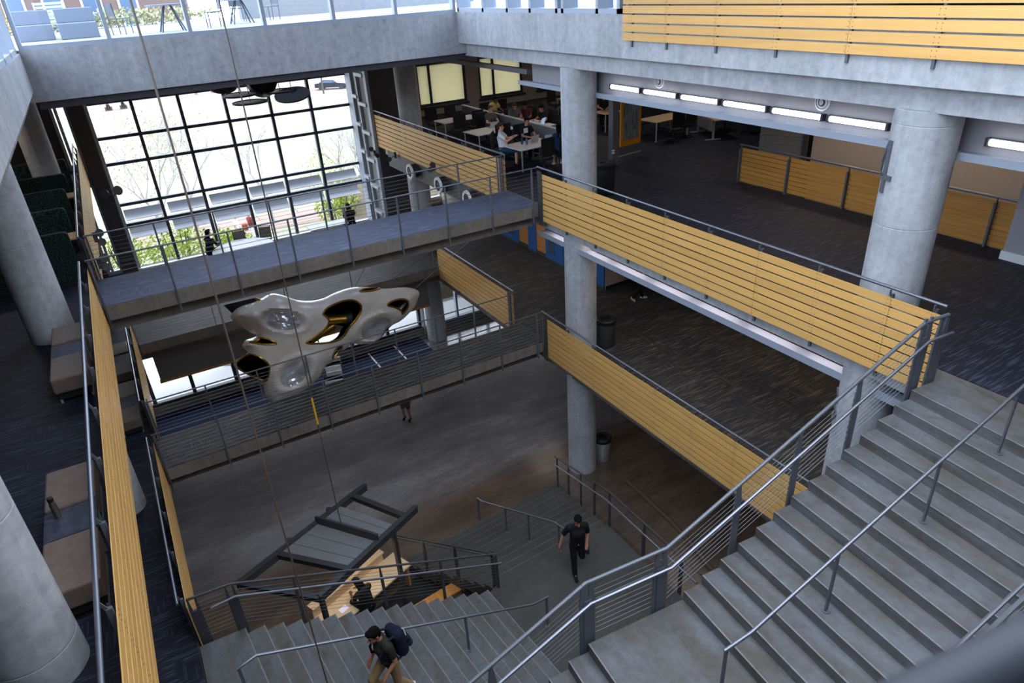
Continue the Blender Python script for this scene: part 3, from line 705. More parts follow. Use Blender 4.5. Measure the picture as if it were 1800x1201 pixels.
free_rail('short handrail beside the person in black, down to the ground floor', [z2(H0 + (H0 - H1) * .06, M0 + .9), hh(.05, .92), hh(1.0, .92), (*H0.lerp(H1, 1.06), .9)], [(*H0, M0), (*H0.lerp(H1, .35), M0 - 4 * R_), (*H0.lerp(H1, .65), M0 - 7 * R_), (*H0.lerp(H1, 1.05), 0)])
# inner guard of the darker stair and its turn
gl = NL * -.06
ap = lambda k: (*(A16 + DL * k + gl), F1 - k * R_)
ul = unit((DL.x, DL.y)); ud = unit((BL - TL))
cable_guard('cable guard above the wooden counter, along the darker stair', [(-1.12, 10.2, F1), z2(A16 + gl, F1), z2(A0 + DL + gl, M0), (5.06, 10.56, M0)],
            [((-1.1, 10.2, F1), ul), (z2(A16 + gl - DL * .3, F1), ul), (ap(3.2), ul), (ap(8.4), ul), (ap(12.6), ul), ((5.0, 10.54, M0), ul)], h=1.07, n=10, drop=.2, hand=tuple(NL * .14), double=(0, 1), pm='steel_dark', group='lower stair cable guards', pw=.06, pth=.03, hand_pts=[z2(A16 + gl - DL * 1.3, F1), z2(A16 + gl, F1), z2(A0 + DL + gl, M0), (5.06, 10.56, M0)])
cable_guard('cable guard along the inner edge of the last stair flight', [(5.0, 10.66, M0), z2(TL, M0), z2(BL, .1), z2(BL + (BL - TL) * .12, 0)],
            [((4.98, 10.7, M0), ud), (z2(TL.lerp(BL, .35), M0 * .65), ud), (z2(TL.lerp(BL, .68), M0 * .32), ud), (z2(BL, .1), ud)], h=1.07, n=9, drop=.15, hand=(.1, .03), pm='steel_dark', group='lower stair cable guards', pw=.1, pth=.03)
ur = unit((BR - TR)); o2 = Vector((.07, 0))
cable_guard('dark cable guard with many wires along the outer edge of the last flight and landing', [z2(BR + o2 + (BR - TR) * .06, 0), z2(BR + o2, .1), z2(TR + o2, M0), (8.5, 7.5, M0)],
            [(z2(BR + o2, .1), ur), (z2(BR.lerp(TR, .25) + o2, M0 * .25), ur), (z2(BR.lerp(TR, .5) + o2, M0 * .5), ur), (z2(BR.lerp(TR, .75) + o2, M0 * .75), ur), (z2(TR + o2, M0), ur), ((8.5, 9.4, M0), (0, 1)), ((8.5, 8.1, M0), (0, 1))],
            h=1.07, n=12, drop=.2, hand=(-.12, 0), pm='steel_dark', group='lower stair cable guards', pw=.1, pth=.03)
# brown curved kerb on the ground floor
tag(MB().tube([(11.3, 13.4, .06), (11.27, 12.4, .06), (11.2, 11.2, .06), (11.05, 10.2, .06), (10.8, 9.0, .06), (10.4, 7.9, .06)], .07, 8).build('floor_edging', 'curb_brown', smooth=True), 'brown curved edging on the dark floor beside the cable guard', 'edging')
# ------------------------------------------------------------------ furniture and fittings
# suspended white sculpture: outline traced as a real inflated shell 20.6 m away, with its own openings
def at_y(px, py, y):
    r = Vector(((px - 900) / 1195, (py - 600.5) / 1195, 1))
    d = Vector((0.859498, -0.507946, -0.057044)) * r.x + Vector((-0.283763, -0.381353, -0.8798)) * r.y + Vector((0.425137, 0.772374, -0.471909))
    return Vector((0, 0, 14.66)) + d * (y / d.y)
OUT = [(70, 365), (110, 310), (180, 270), (260, 245), (330, 212), (420, 165), (520, 175), (640, 215), (760, 222), (870, 200), (960, 160), (1080, 120), (1180, 108), (1300, 112), (1420, 125), (1540, 118), (1640, 122), (1710, 145), (1722, 185), (1690, 270), (1640, 330), (1560, 400), (1480, 440), (1430, 490), (1380, 550), (1300, 595), (1200, 605), (1130, 600), (1050, 660), (1000, 690), (960, 760), (900, 800), (850, 900), (770, 985), (680, 1060), (560, 1120), (450, 1150), (380, 1060), (345, 955), (200, 880), (120, 830), (103, 785), (150, 740), (220, 690), (185, 650), (172, 620), (200, 575), (250, 556), (296, 530), (240, 505), (150, 450), (85, 400)]
HOLES = [[(838, 340), (880, 290), (990, 240), (1090, 225), (1150, 255), (1165, 310), (1120, 390), (1060, 460), (1020, 530), (950, 575), (820, 595), (695, 592), (760, 545), (860, 460), (888, 400), (862, 365)],
         [(1390, 275), (1440, 240), (1530, 224), (1580, 245), (1582, 300), (1540, 350), (1520, 320), (1450, 292)],
         [(118, 790), (150, 750), (228, 703), (300, 720), (370, 770), (395, 830), (380, 935), (330, 930), (205, 875), (130, 822)],
         [(225, 592), (290, 580), (322, 550), (395, 572), (446, 602), (340, 608)],
         [(1168, 152), (1240, 128), (1370, 123), (1290, 146), (1210, 154)],
         [(935, 700), (962, 645), (990, 614), (1014, 620), (1008, 660), (975, 700), (945, 735)]]
DISH = [((500, 405), 190, 95, .12), ((1318, 470), 185, 105, -.38), ((610, 870), 175, 120, -.75)]
def dens(poly, n=26):
    out = []
    for i in range(len(poly)):            # Catmull-Rom smoothing
        p0, p1, p2, p3 = (Vector(poly[(i + k) % len(poly)]) for k in (-1, 0, 1, 2))
        for q in range(3):
            u = q / 3
            out.append(.5 * ((2 * p1) + (p2 - p0) * u + (2 * p0 - 5 * p1 + 4 * p2 - p3) * u * u + (3 * p1 - p0 - 3 * p2 + p3) * u ** 3))
    return out
def inside(p, poly):
    r = False
    for i in range(len(poly)):
        a, b = poly[i], poly[i - 1]
        if (a[1] > p[1]) != (b[1] > p[1]) and p[0] < (b[0] - a[0]) * (p[1] - a[1]) / (b[1] - a[1]) + a[0]: r = not r
    return r
def dist(p, poly):
    d = 1e9; p = Vector(p)
    for i in range(len(poly)):
        a, b = poly[i - 1], poly[i]; e = b - a; L = e.length_squared
        u = max(0, min(1, (p - a).dot(e) / L)) if L else 0
        d = min(d, (p - a - e * u).length)
    return d
oD = dens(OUT); hD = [dens(h) for h in HOLES]
SY = 20.6
def spos(p, off):                         # traced point -> 3-D; off = metres towards the viewer side
    v = at_y(390 + p[0] / 5, 480 + p[1] / 5, SY)
    c = .9 * math.sin(p[0] / 1800 * PI) * .5 + .35 * math.sin(p[1] / 260)
    return Vector((v.x, v.y - off - c * .35, v.z + off * .45))
def bulge(p):
    d = dist(p, oD); Dm = 190.; u = min(1, d / Dm)
    h = .55 * math.sqrt(max(0, 1 - (1 - u) ** 2))
    for (cx, cy), a, b, an in DISH:
        x, y = p[0] - cx, p[1] - cy; X = (x * math.cos(an) + y * math.sin(an)) / a; Yq = (-x * math.sin(an) + y * math.cos(an)) / b
        q = X * X + Yq * Yq
        if q < 1.9: h += .05 * math.sin(PI * min(1, max(0, (q - .75) / 1.15))) ** 2
        if q < 1: h -= .42 * (1 - q) ** 1.3
    return h
pts = [Vector(p) for p in oD]; edges = [(i, (i + 1) % len(oD)) for i in range(len(oD))]
for h in hD:
    b0 = len(pts); pts += [Vector(p) for p in h]; edges += [(b0 + i, b0 + (i + 1) % len(h)) for i in range(len(h))]
for (cx, cy), a_, b_, an_ in DISH:
    b0 = len(pts); q_ = [(cx + .79 * (a_ * math.cos(k / 40 * 2 * PI) * math.cos(an_) - b_ * math.sin(k / 40 * 2 * PI) * math.sin(an_)), cy + .79 * (a_ * math.cos(k / 40 * 2 * PI) * math.sin(an_) + b_ * math.sin(k / 40 * 2 * PI) * math.cos(an_))) for k in range(40)]
    pts += [Vector(q) for q in q_]; edges += [(b0 + k, b0 + (k + 1) % 40) for k in range(40)]
for gx in range(60, 1740, 20):
    for gy in range(100, 1160, 20):
        p = (gx + (10 if (gy // 20) % 2 else 0), gy)
        if inside(p, oD) and not any(inside(p, h) for h in hD) and dist(p, oD) > 10 and all(dist(p, h) > 10 for h in hD): pts.append(Vector(p))
vs, es, fs, *_ = geometry.delaunay_2d_cdt(pts, edges, [], 0, 1e-4)
vs = [Vector(v) for v in vs]
keep = [f for f in fs if (lambda c: inside(c, oD) and not any(inside(c, h) for h in hD))(sum((vs[i] for i in f), Vector((0, 0))) / len(f))]
sc_t = thing('sculpture', 'large glossy white suspended sculpture with black and gold openings between the footbridges', 'sculpture', (4.9, 20.6, 4.6))
ISD = lambda f: any(((lambda x, y: ((x * math.cos(an) + y * math.sin(an)) / a) ** 2 + ((-x * math.sin(an) + y * math.cos(an)) / b) ** 2)(*(sum((vs[i] for i in f), Vector((0, 0))) / 3 - Vector(c)))) < .624 for c, a, b, an in DISH)
bl = [bulge(v) for v in vs]
front = [spos(v, h) for v, h in zip(vs, bl)]
m = MB(); m.add(front, [f for f in keep if not ISD(f)]); s1 = m.build('front_shell', 'sculpture_skin', sc_t, smooth=True)
m = MB(); m.add([q + Vector((0, .0, 0)) for q in front], [f for f in keep if ISD(f)]); m.build('dish', 'sculpture_dish', sc_t, smooth=True)
# back shell: closed except the large see-through opening
vs2, es2, fs2, *_ = geometry.delaunay_2d_cdt(pts + [Vector((x, y)) for h in HOLES[1:] for x, y in [(sum(q[0] for q in h) / len(h), sum(q[1] for q in h) / len(h))]], edges, [], 0, 1e-4)
vs2 = [Vector(v) for v in vs2]
k2 = [f for f in fs2 if (lambda c: inside(c, oD) and not inside(c, [Vector(((q[0] - 930) * .62 + 900, (q[1] - 420) * .6 + 500)) for q in hD[0]]))(sum((vs2[i] for i in f), Vector((0, 0))) / len(f))]
def bk(v):
    u = min(1, dist(v, oD) / 190.); return -.5 * math.sqrt(max(0, 1 - (1 - u) ** 2))
m = MB(); m.add([spos(v, bk(v)) for v in vs2], [tuple(reversed(f)) for f in k2]); m.build('back_shell', 'sculpture_skin', sc_t, smooth=True)
for ob in sc_t.children:                   # make the outward sides consistent
    bm = bmesh.new(); bm.from_mesh(ob.data)
    sgn = 1 if ob.name.startswith('back') else -1
    bm.normal_update()
    if sum(f.normal.y * f.calc_area() for f in bm.faces) * sgn < 0: bmesh.ops.reverse_faces(bm, faces=bm.faces)
    bm.to_mesh(ob.data); bm.free()
for h in hD:
    loop = [spos(p, bulge(p)) for p in h]
    MB().tube(loop + loop[:2], .032, 7, caps=False).build('opening_rim', 'gold', sc_t, smooth=True)
    m = MB(); n_ = len(loop); inn = [spos(p, bulge(p) - .28) for p in h]
    m.add(loop + inn, [(i, (i + 1) % n_, n_ + (i + 1) % n_, n_ + i) for i in range(n_)]); m.build('opening_lining', 'black_plastic', sc_t, smooth=True)
a, b = spos((870, 392), .1), spos((1075, 378), .2)
MB().tube([a, lerp(a, b, .5), b], [.16, .16, .17], 18).build('gold_tube', 'gold', sc_t, smooth=True)
mth = [(20, 268), (150, 235), (282, 203), (340, 235), (200, 266), (92, 332)]
mp3 = [spos(p, -.05) for p in mth] + [spos(p, -.5) for p in mth]
MB().add(mp3, [(5, 4, 3, 2, 1, 0), (6, 7, 8, 9, 10, 11)] + [(i, (i + 1) % 6, 6 + (i + 1) % 6, 6 + i) for i in range(6)]).build('black_mouth', 'black_plastic', sc_t)
MB().tube([spos((282, 203), 0), spos((345, 238), .1)], .04, 8).build('opening_rim', 'gold', sc_t)
MB().tube([spos((760, 575), .1), spos((860, 500), .08), spos((960, 430), .05)], [.1, .12, .13], 14).build('gold_tube', 'gold', sc_t, smooth=True)
b2 = spos((1085, 378), .2); MB().tube([lerp(a, b, .9), lerp(a, b, 1.12)], [.19, .26], 18).build('black_collar', 'black_plastic', sc_t, smooth=True)
for p, top in (((1390, 110), (9.0, 18.1, 8.25)), ((1690, 125), (9.3, 17.6, 8.2)), ((420, 180), (1.2, 18.2, 8.2)), ((1150, 110), (5.5, 17.6, 8.2))):
    MB().tube([spos(p, .05), top], .008, 5).build('suspension_cable', 'cable_steel', sc_t)
# steel canopy hung above the wooden counter
ca = thing('canopy', 'flat gray steel canopy hung over the wooden reception counter', 'canopy', (2.0, 13.2, 2.7))
zc = 2.8
N0, N1, W0, W1 = Vector((4.09, 13.08)), Vector((1.12, 11.6)), Vector((3.29, 14.65)), Vector((-.37, 12.99))
v3 = lambda v, z: (v[0], v[1], z)
def cbeam(p, q, nm='beam', h=.2, z=zc, wd=.09): MB().bar(v3(p, z), v3(q, z), wd, h).bar(v3(p, z + h / 2), v3(q, z + h / 2), wd + .05, .02).build(nm, 'steel_dark', ca)
cbeam(N0, N1); cbeam(W0, W1)
u = (N1 - N0); wv = (W1 - W0)
at = lambda f: (N0 + u * f, W0 + wv * f)
for f, nm, h in ((.12, 'cross_beam', .16), (.72, 'cross_beam', .16)):
    a, b = at(f); cbeam(a, b, nm, h)
a, b = at(.42); MB().bar(v3(a, zc + .14), v3(b, zc + .14), .05, .3).build('upstand', 'steel_dark', ca)
cbeam(N1, W1.lerp(W0, .02), 'diagonal_brace', .14, wd=.1)
for f0, f1 in ((.235, .415), (.425, .72)):
    (a, b), (c, d) = at(f0), at(f1)
    m = MB().prism([tuple(x) for x in ([a, c, d, b] if (c - a).cross(b - a) > 0 else [b, d, c, a])], zc + .0, zc + .06)
    for g in (.33, .66):
        e, f = a.lerp(c, g), b.lerp(d, g); m.bar(v3(e, zc + .068), v3(f, zc + .068), .02, .014)
    m.build('deck_panel', 'canopy_top', ca)
MB().obox((1.16, 11.66, F0), .47, .1, .1, zc).build('post', 'steel_dark', ca); MB().obox((3.3, 12.75, F0), .47, .1, .1, zc).build('post', 'steel_dark', ca)
for f in (.3, .62): a, b = at(f); MB().lathe((b[0] - .03, b[1] + .14, zc), [(.07, -.08), (.07, .08)], 12).build('end_lamp', 'steel_dark', ca)
tag(MB().tube([(2.22, 13.33, 2.95), (2.22, 13.33, 18.0)], .014, 6).build('suspension_rod', 'rod_brown'), 'thin plumb rod with a yellow sleeve running down to the gray canopy', 'cable')
yt = MB().tube([(2.22, 13.33, 6.05), (2.22, 13.33, 6.75)], .022, 8).build('sleeve', 'yellow_tag', bpy.data.objects['suspension_rod'], label='yellow sleeve on the rod')
tag(MB().tube([(.44, 6.45, 1.8), (.44, 6.45, 18.0)], .0105, 6).build('hanging_cable', 'rod_brown'), 'long brown plumb cable passing in front of both footbridges and the darker stair', 'cable')
# wooden counter and bench
an = math.radians(21.5)
ct = thing('reception_counter', 'pale wooden counter with a raised ledge, under the gray canopy', 'counter', (2.2, 13.2, 0), 0)
ex, ey = Vector((math.cos(an), math.sin(an))), Vector((-math.sin(an), math.cos(an)))
c0 = Vector((2.2, 13.48))
def cb(mb, x0, x1, y0, y1, z0, z1):
    q = [c0 + ex * a + ey * b for a, b in ((x0, y0), (x1, y0), (x1, y1), (x0, y1))]; return mb.prism([tuple(v) for v in q], z0, z1)
cb(MB(), -1.25, 1.12, .0, .25, 1.03, 1.08).build('ledge', 'desk_wood', ct); cb(MB(), -1.25, 1.1, .06, .12, .0, 1.03).build('front_panel', 'desk_wood', ct)
cb(MB(), -1.3, 1.45, -.68, .06, .7, .75).build('work_surface', 'desk_wood', ct); cb(MB(), 1.3, 1.36, -.64, .05, 0, .7).build('end_panel', 'door_wood', ct); cb(MB(), -1.2, -1.14, -.64, .05, 0, .7).build('end_panel', 'door_wood', ct)
c0b = c0.copy()
tag(cb(MB(), -.74, -.52, -.42, -.26, .752, .762).build('tablet', 'tablet_screen', bevel=.004), 'tablet with a violet screen on the wooden counter', 'tablet')
tag(MB().lathe((2.5, 13.28, .752), [(.03, 0), (.042, .13), (.044, .14)], 16).build('paper_cup', 'orange_cup', smooth=True), 'orange paper cup on the wooden counter', 'cup')
an = math.radians(6); ex, ey = Vector((math.cos(an), math.sin(an))), Vector((-math.sin(an), math.cos(an))); c0 = Vector((4.4, 12.0))
be = thing('bench', 'low orange wood cabinet bench beside the inner stair guard', 'bench', (4.4, 12, 0))
cb(MB(), -1.1, 1.05, -.17, .17, .7, .75).build('top', 'door_wood', be); cb(MB(), -1.08, 1.0, -.12, .15, .1, .7).build('body', 'gray_soffit', be)
cb(MB(), .97, 1.03, -.17, .17, 0, .7).build('leg', 'door_wood', be); cb(MB(), -1.08, -1.02, -.17, .17, 0, .7).build('leg', 'door_wood', be)
# dark floor behind the counter
struct('floor_counter', MB().prism([(1.2, 11.3), (5.2, 11.2), (4.0, 13.6), (1.6, 12.9)], .001, .012), 'black_void', 'black mat behind the counter')
# benches and low tables on the side galleries
def bench(x0, x1, y0, y1, zf, label, grp):
    t = thing('ottoman_bench', label, 'bench', ((x0 + x1) / 2, (y0 + y1) / 2, zf), 0, grp)
    box(x0, y0, zf + .18, x1, y1, zf + .45).build('cushion', 'brown_vinyl', t, bevel=.025); box(x0 + .04, y0 + .04, zf + .06, x1 - .04, y1 - .04, zf + .18).build('plinth', 'black_void', t)
    for a in (x0 + .05, x1 - .05):
        MB().bar((a, y0 + .03, zf + .03), (a, y1 - .03, zf + .03), .03, .06).build('leg_rail', 'leg_silver', t)
def lowtable(x0, x1, y0, y1, zf, label, grp):
    t = thing('low_table', label, 'table', ((x0 + x1) / 2, (y0 + y1) / 2, zf), 0, grp)
    box(x0, y0, zf + .38, x1, y1, zf + .42).build('top', 'terrazzo_dark', t)
    for a in (x0 + .04, x1 - .04):
        for b in (y0 + .04, y1 - .04): box(a - .015, b - .015, zf, a + .015, b + .015, zf + .38).build('leg', 'leg_silver', t)
GB = 'brown gallery benches'
bench(-1.93, -1.38, 13.47, 14.28, F2, 'brown bench at the foot of the column near the booths', GB)
lowtable(-1.93, -1.38, 12.88, 13.45, F2, 'dark speckled low table between two brown benches near the column', 'low speckled tables')
bench(-1.93, -1.38, 11.95, 12.86, F2, 'brown bench with a grooved top, before the speckled table by the column', GB)
bench(-1.93, -1.38, 8.3, 9.17, F2, 'brown bench behind the steel bottle', GB)
lowtable(-1.93, -1.38, 7.72, 8.28, F2, 'dark speckled low table carrying the steel bottle', 'low speckled tables')
bench(-1.93, -1.38, 6.75, 7.68, F2, 'brown bench with creases, nearest to the corner column', GB)
for y0, y1, lab in ((22.7, 23.6, 'first and furthest'), (21.2, 22.06, 'second'), (19.68, 20.6, 'third'), (18.2, 19.0, 'fourth and nearest')):
    bench(-1.93, -1.38, y0, y1, F1, 'brown bench on the lower side gallery, %s of four in a row' % lab, 'lower gallery benches')
for y0, y1, lab in ((22.1, 22.66, 'further'), (19.04, 19.62, 'nearer')):
    lowtable(-1.93, -1.38, y0, y1, F1, 'dark low table on the lower side gallery, the %s of two' % lab, 'lower gallery tables')
bt = MB().lathe((-1.78, 8.14, F2 + .42), [(.036, 0), (.038, .01), (.038, .2), (.03, .235), (.026, .245)], 20).build('steel_bottle', 'silver', smooth=True)
tag(bt, 'tall steel bottle standing on the dark speckled table', 'bottle')
MB().lathe((-1.78, 8.14, F2 + .665), [(.03, 0), (.033, .005), (.033, .05), (.028, .055)], 20).build('lid', 'black_plastic', bt, smooth=True)
# high-backed booths
def rslab(x0, x1, z0, z1, y0, y1, r):      # slab with rounded upper corners, in the XZ plane
    P = [(x0, z0), (x1, z0)]
    for k in range(7): a = k / 6 * PI / 2; P.append((x1 - r + r * math.cos(a), z1 - r + r * math.sin(a)))
    for k in range(7): a = PI / 2 + k / 6 * PI / 2; P.append((x0 + r + r * math.cos(a), z1 - r + r * math.sin(a)))
    n = len(P)
    return MB().add([(x, y0, z) for x, z in P] + [(x, y1, z) for x, z in P], [tuple(range(n)), tuple(range(2 * n - 1, n - 1, -1))] + [((i + 1) % n, i, n + i, n + (i + 1) % n) for i in range(n)])
for i, (y, lab) in enumerate(((18.0, 'nearest to the footbridge'), (20.45, 'second from the footbridge'), (22.8, 'third from the footbridge'), (25.0, 'fourth from the footbridge'), (27.6, 'furthest from the footbridge'))):
    t = thing('booth_bench', 'dark green speckled high backed booth, ' + lab, 'booth', (-2.2, y, F2), 0, 'high backed booths')
    rslab(-3.3, -1.48 if i else -1.42, F2 + .06, F2 + 1.22, y, y + .16, .09).build('backrest', 'booth_fabric', t, smooth=True, bevel=.015)
    box(-3.3, y + .16, F2 + .08, -1.5, y + .75, F2 + .45).build('seat', 'booth_fabric', t, bevel=.03); box(-3.26, y + .03, F2, -1.54, y + .7, F2 + .08).build('plinth', 'black_void', t)
for y, lab in ((19.5, 'between the first two booths'), (24.2, 'between the third and fourth booth')):
    t = thing('booth_table', 'tan table ' + lab, 'table', (-2.2, y, F2), 0, 'booth tables')
    box(-3.2, y - .3, F2 + .7, -1.36, y + .3, F2 + .74).build('top', 'tan', t); box(-2.4, y - .05, F2, -2.2, y + .05, F2 + .7).build('leg', 'steel_dark', t); box(-2.6, y - .25, F2, -2.0, y + .25, F2 + .03).build('foot', 'steel_dark', t)
# numerals on the thick column
def numeral(polys, zc, hgt, a0, label):
    """polygons in a 1-high box, wrapped round the column face"""
    cx, cy, r = 10.6, 5.95, .47
    m = MB()
    for P in polys:
        P = [(x * hgt, z * hgt) for x, z in P]; n = len(P)
        f = lambda x, z, rr: (cx + rr * math.cos(a0 + x / r), cy + rr * math.sin(a0 + x / r), zc + z)
        m.add([f(x, z, r - .005) for x, z in P] + [f(x, z, r + .03) for x, z in P], [tuple(range(n)), tuple(range(2 * n - 1, n - 1, -1))] + [(i, (i + 1) % n, n + (i + 1) % n, n + i) for i in range(n)])
    return tag(m.build('floor_numeral', 'painted_steel'), label, 'sign', 'level numerals')
FOUR = [[(.34, 0), (.44, 0), (.44, .26), (.34, .26)], [(.34, .36), (.44, .36), (.44, 1), (.34, 1)], [(0, .26), (.2, .26), (.34, .26), (.44, .26), (.58, .26), (.58, .36), (.44, .36), (.34, .36), (.2, .36), (0, .36)], [(0, .36), (.1, .36), (.22, .62), (.34, .86), (.34, 1), (.22, .8), (.1, .56)]]
numeral(FOUR, 11.35, .8, PI - 1.2, 'gray metal numeral 4 on the thick column at the upper gallery')
th = [(.3 + .2 * math.cos(math.radians(a)), .74 + .2 * math.sin(math.radians(a))) for a in range(150, -91, -20)]
ti = [(.3 + .11 * math.cos(math.radians(a)), .74 + .12 * math.sin(math.radians(a))) for a in range(150, -91, -20)]
bh = [(.3 + .24 * math.cos(math.radians(a)), .27 + .25 * math.sin(math.radians(a))) for a in range(90, -151, -20)]
bi = [(.3 + .14 * math.cos(math.radians(a)), .27 + .17 * math.sin(math.radians(a))) for a in range(90, -151, -20)]
THREE = [[th[i], th[i + 1], ti[i + 1], ti[i]] for i in range(len(th) - 1)] + [[bh[i], bh[i + 1], bi[i + 1], bi[i]] for i in range(len(bh) - 1)]
numeral(THREE, 6.9, .75, PI - 1.4, 'gray metal numeral 3 on the thick column at the lower gallery')
# trash cans
def trash(x, y, z, label, col='steel_dark'):
    t = thing('trash_can', label, 'trash can', (x, y, z), 0, 'round trash cans')
    MB().lathe((x, y, z), [(.24, 0), (.27, .04), (.28, .78)], 28).build('body', col, t, smooth=True)
    MB().lathe((x, y, z), [(.285, .78), (.3, .8), (.3, .9), (.27, .93), (.16, .93), (.15, .86)], 28, caps=False).build('liner', 'black_plastic', t, smooth=True)
    MB().lathe((x, y, z), [(.26, .84), (.01, .83)], 24, caps=False).build('opening', 'black_void', t)
trash(11.42, 14.75, F1, 'black and gray trash can beside the tall column on the lower carpet'); trash(11.4, 14.85, 0, 'gray trash can at the foot of the tall column on the ground floor', 'leg_silver'); trash(12.0, 15.6, F2, 'black bag lined trash can beside the tall column on the upper carpet', 'black_plastic')
# study desks and mesh chairs
ch = thing('mesh_chair', 'black mesh office chair', 'chair')
def star():
    m = MB()
    for k in range(5):
        a = 2 * PI * k / 5; m.bar((0, 0, .1), (.3 * math.cos(a), .3 * math.sin(a), .07), .045, .03)
    return m
box(-.24, -.24, .42, .24, .24, .5).build('seat', 'black_mesh', ch, bevel=.03)
rslab(-.26, .26, .56, 1.14, .22, .25, .05).build('backrest', 'black_mesh', ch, bevel=.008)
f = MB()
for s in (-1, 1): f.tube([(s * .22, .2, .44), (s * .265, .26, .6), (s * .265, .25, 1.13)], .014, 6)
f.tube([(-.265, .25, 1.14), (.265, .25, 1.14)], .014, 6); f.build('back_frame', 'black_plastic', ch)
MB().tube([(0, 0, .1), (0, 0, .42)], .03, 10).build('column', 'black_plastic', ch); star().build('base', 'black_plastic', ch)
for k in range(5):
    a = 2 * PI * k / 5; MB().ell((.3 * math.cos(a), .3 * math.sin(a), .035), (.028, .028, .035), 8, 6).build('caster', 'black_plastic', ch)
for s in (-1, 1): MB().bar((s * .27, -.18, .66), (s * .27, .14, .66), .05, .025).bar((s * .27, .05, .46), (s * .27, .05, .66), .02, .04, (0, 1, 0)).build('armrest', 'black_plastic', ch)
CH = [(11.95, 27.25, 0, 'on the window side of the furthest white desk, next to the guard'), (12.85, 27.2, .1, 'on the window side of the furthest white desk, next to the partition'),
      (12.1, 25.35, PI, 'on the near side of the furthest white desk, next to the guard'), (12.95, 25.45, PI + .1, 'on the near side of the furthest white desk, next to the partition'),
      (12.25, 22.1, PI - .2, 'with its back to the bridge at the middle white desk'), (12.85, 24.35, .1, 'under the person in the gray shirt'), (12.3, 21.6, .1, 'between the middle desk and the person in white'),
      (11.45, 20.75, .9, 'under the person in the white shirt'), (12.65, 21.15, 0, 'under the person in the dark printed shirt'), (12.05, 18.95, PI + .1, 'empty, seen from behind at the crowded desk'), (12.75, 18.75, PI - .3, 'under the person in the blue shirt'),
      (14.9, 26.6, -.3, 'empty, beyond the gray partition near the blinds'), (14.1, 26.35, .2, 'under the person in yellow'), (14.7, 24.1, -.9, 'under the person in maroon'), (14.0, 24.2, -.2, 'under the person at the partition end'), (14.85, 22.9, -1.4, 'under the person in black beyond the partition'),
      (18.1, 27.3, .2, 'alone beside the far wall desk'), (17.95, 23.5, -1.2, 'behind the tall column, under the reading person'),
      (18.1, 21.15, .1, 'behind the long tan desk, next to the kiosk'), (18.95, 21.2, -.1, 'behind the long tan desk, away from the kiosk'), (18.0, 19.3, PI - .1, 'before the long tan desk, next to the kiosk'), (18.75, 19.55, PI + .15, 'before the long tan desk, away from the kiosk'),
      (20.6, 19.3, PI / 2, 'beside the modesty panel desk'), (20.9, 18.4, PI / 2, 'past the modesty panel desk, by the dark wall')]
for i, (x, y, a, lab) in enumerate(CH):
    lab = 'black mesh chair ' + lab
    if i == 0: ch.location = (x, y, F2); ch.rotation_euler = (0, 0, a); ch['label'] = lab; ch['group'] = 'black mesh office chairs'
    else: dup(ch, (x, y, F2), a, lab, 'black mesh office chairs')
def desk(x, y, lx, ly, a, label, top='table_top', h=.72):
    t = thing('study_desk', label, 'desk', (x, y, F2), a, 'study desks')
    c, s = math.cos(a), math.sin(a); g = lambda u, v: (x + u * c - v * s, y + u * s + v * c)
    MB().obox((x, y, F2 + h - .03), a, lx, ly, .03).build('top', top, t, bevel=.004)
    for u in (-1, 1):
        for v in (-1, 1):
            p = g(u * (lx / 2 - .05), v * (ly / 2 - .05)); MB().tube([(*p, F2 + .03), (*p, F2 + h - .03)], .024, 8).lathe((*p, F2), [(.03, 0), (.03, .03)], 8).build('leg', 'leg_silver', t)
    return t
desk(12.6, 26.3, 1.75, .95, .05, 'white desk furthest along the slatted guard'); desk(12.45, 23.25, 1.75, 1.1, .08, 'middle white desk along the slatted guard, one person at it'); desk(12.25, 20.05, 1.6, 1.15, .08, 'crowded white desk with laptops beside the footbridge end')
desk(14.2, 25.2, .9, 1.5, 0, 'desk hidden behind the gray partition, near the yellow shirt'); desk(14.3, 23.0, .9, 1.6, 0, 'desk behind the gray partition with the standing tablet'); desk(18.9, 26.9, 1.5, .8, .1, 'lone tan desk by the far wall', 'tan'); desk(17.75, 22.9, 1.0, .9, 0, 'tan desk seen just past the tall column', 'tan'); desk(18.35, 20.25, 1.75, 1.0, .06, 'long tan desk beside the yellow framed kiosk', 'tan')
t = thing('study_desk', 'desk with a pale modesty panel and T shaped legs', 'desk', (19.5, 18.9, F2), 0, 'study desks')
MB().obox((19.75, 18.95, F2 + .7), 1.2, 1.5, .75, .03).build('top', 'tan', t); MB().obox((19.35, 19.1, F2 + .32), 1.2, 1.4, .03, .38).build('modesty_panel', 'gray_soffit', t)
for q in ((19.25, 18.55), (19.85, 19.95)): MB().obox((*q, F2 + .02), 1.2, .06, .06, .68).obox((*q, F2), 1.2, .07, .6, .03).build('leg', 'leg_silver', t)
t = thing('partition', 'low gray fabric partition between the study desks', 'partition', (13.57, 23.9, F2))
box(13.52, 20.0, F2, 13.62, 27.7, F2 + .97).build('panel', 'partition_gray', t); box(13.51, 19.99, F2 + .97, 13.63, 27.71, F2 + 1.0).build('top_trim', 'partition_trim', t)
t = thing('service_pole', 'square aluminum service pole with outlets beside the kiosk', 'pole', (14.25, 18.1, F2))
box(14.13, 17.98, F2, 14.37, 18.22, 12.6).build('shaft', 'painted_steel', t, bevel=.01)
for z in (.42, .5): box(14.1, 17.96, F2 + z, 14.2, 17.98, F2 + z + .05).build('outlet', 'white_paint', t)
t = thing('kiosk', 'yellow framed display with a dark glittering picture, past the service pole', 'display', (15.8, 19.0, F2))
ka = .14; kc = Vector((15.6, 18.85)); kx = Vector((math.cos(ka), math.sin(ka)))
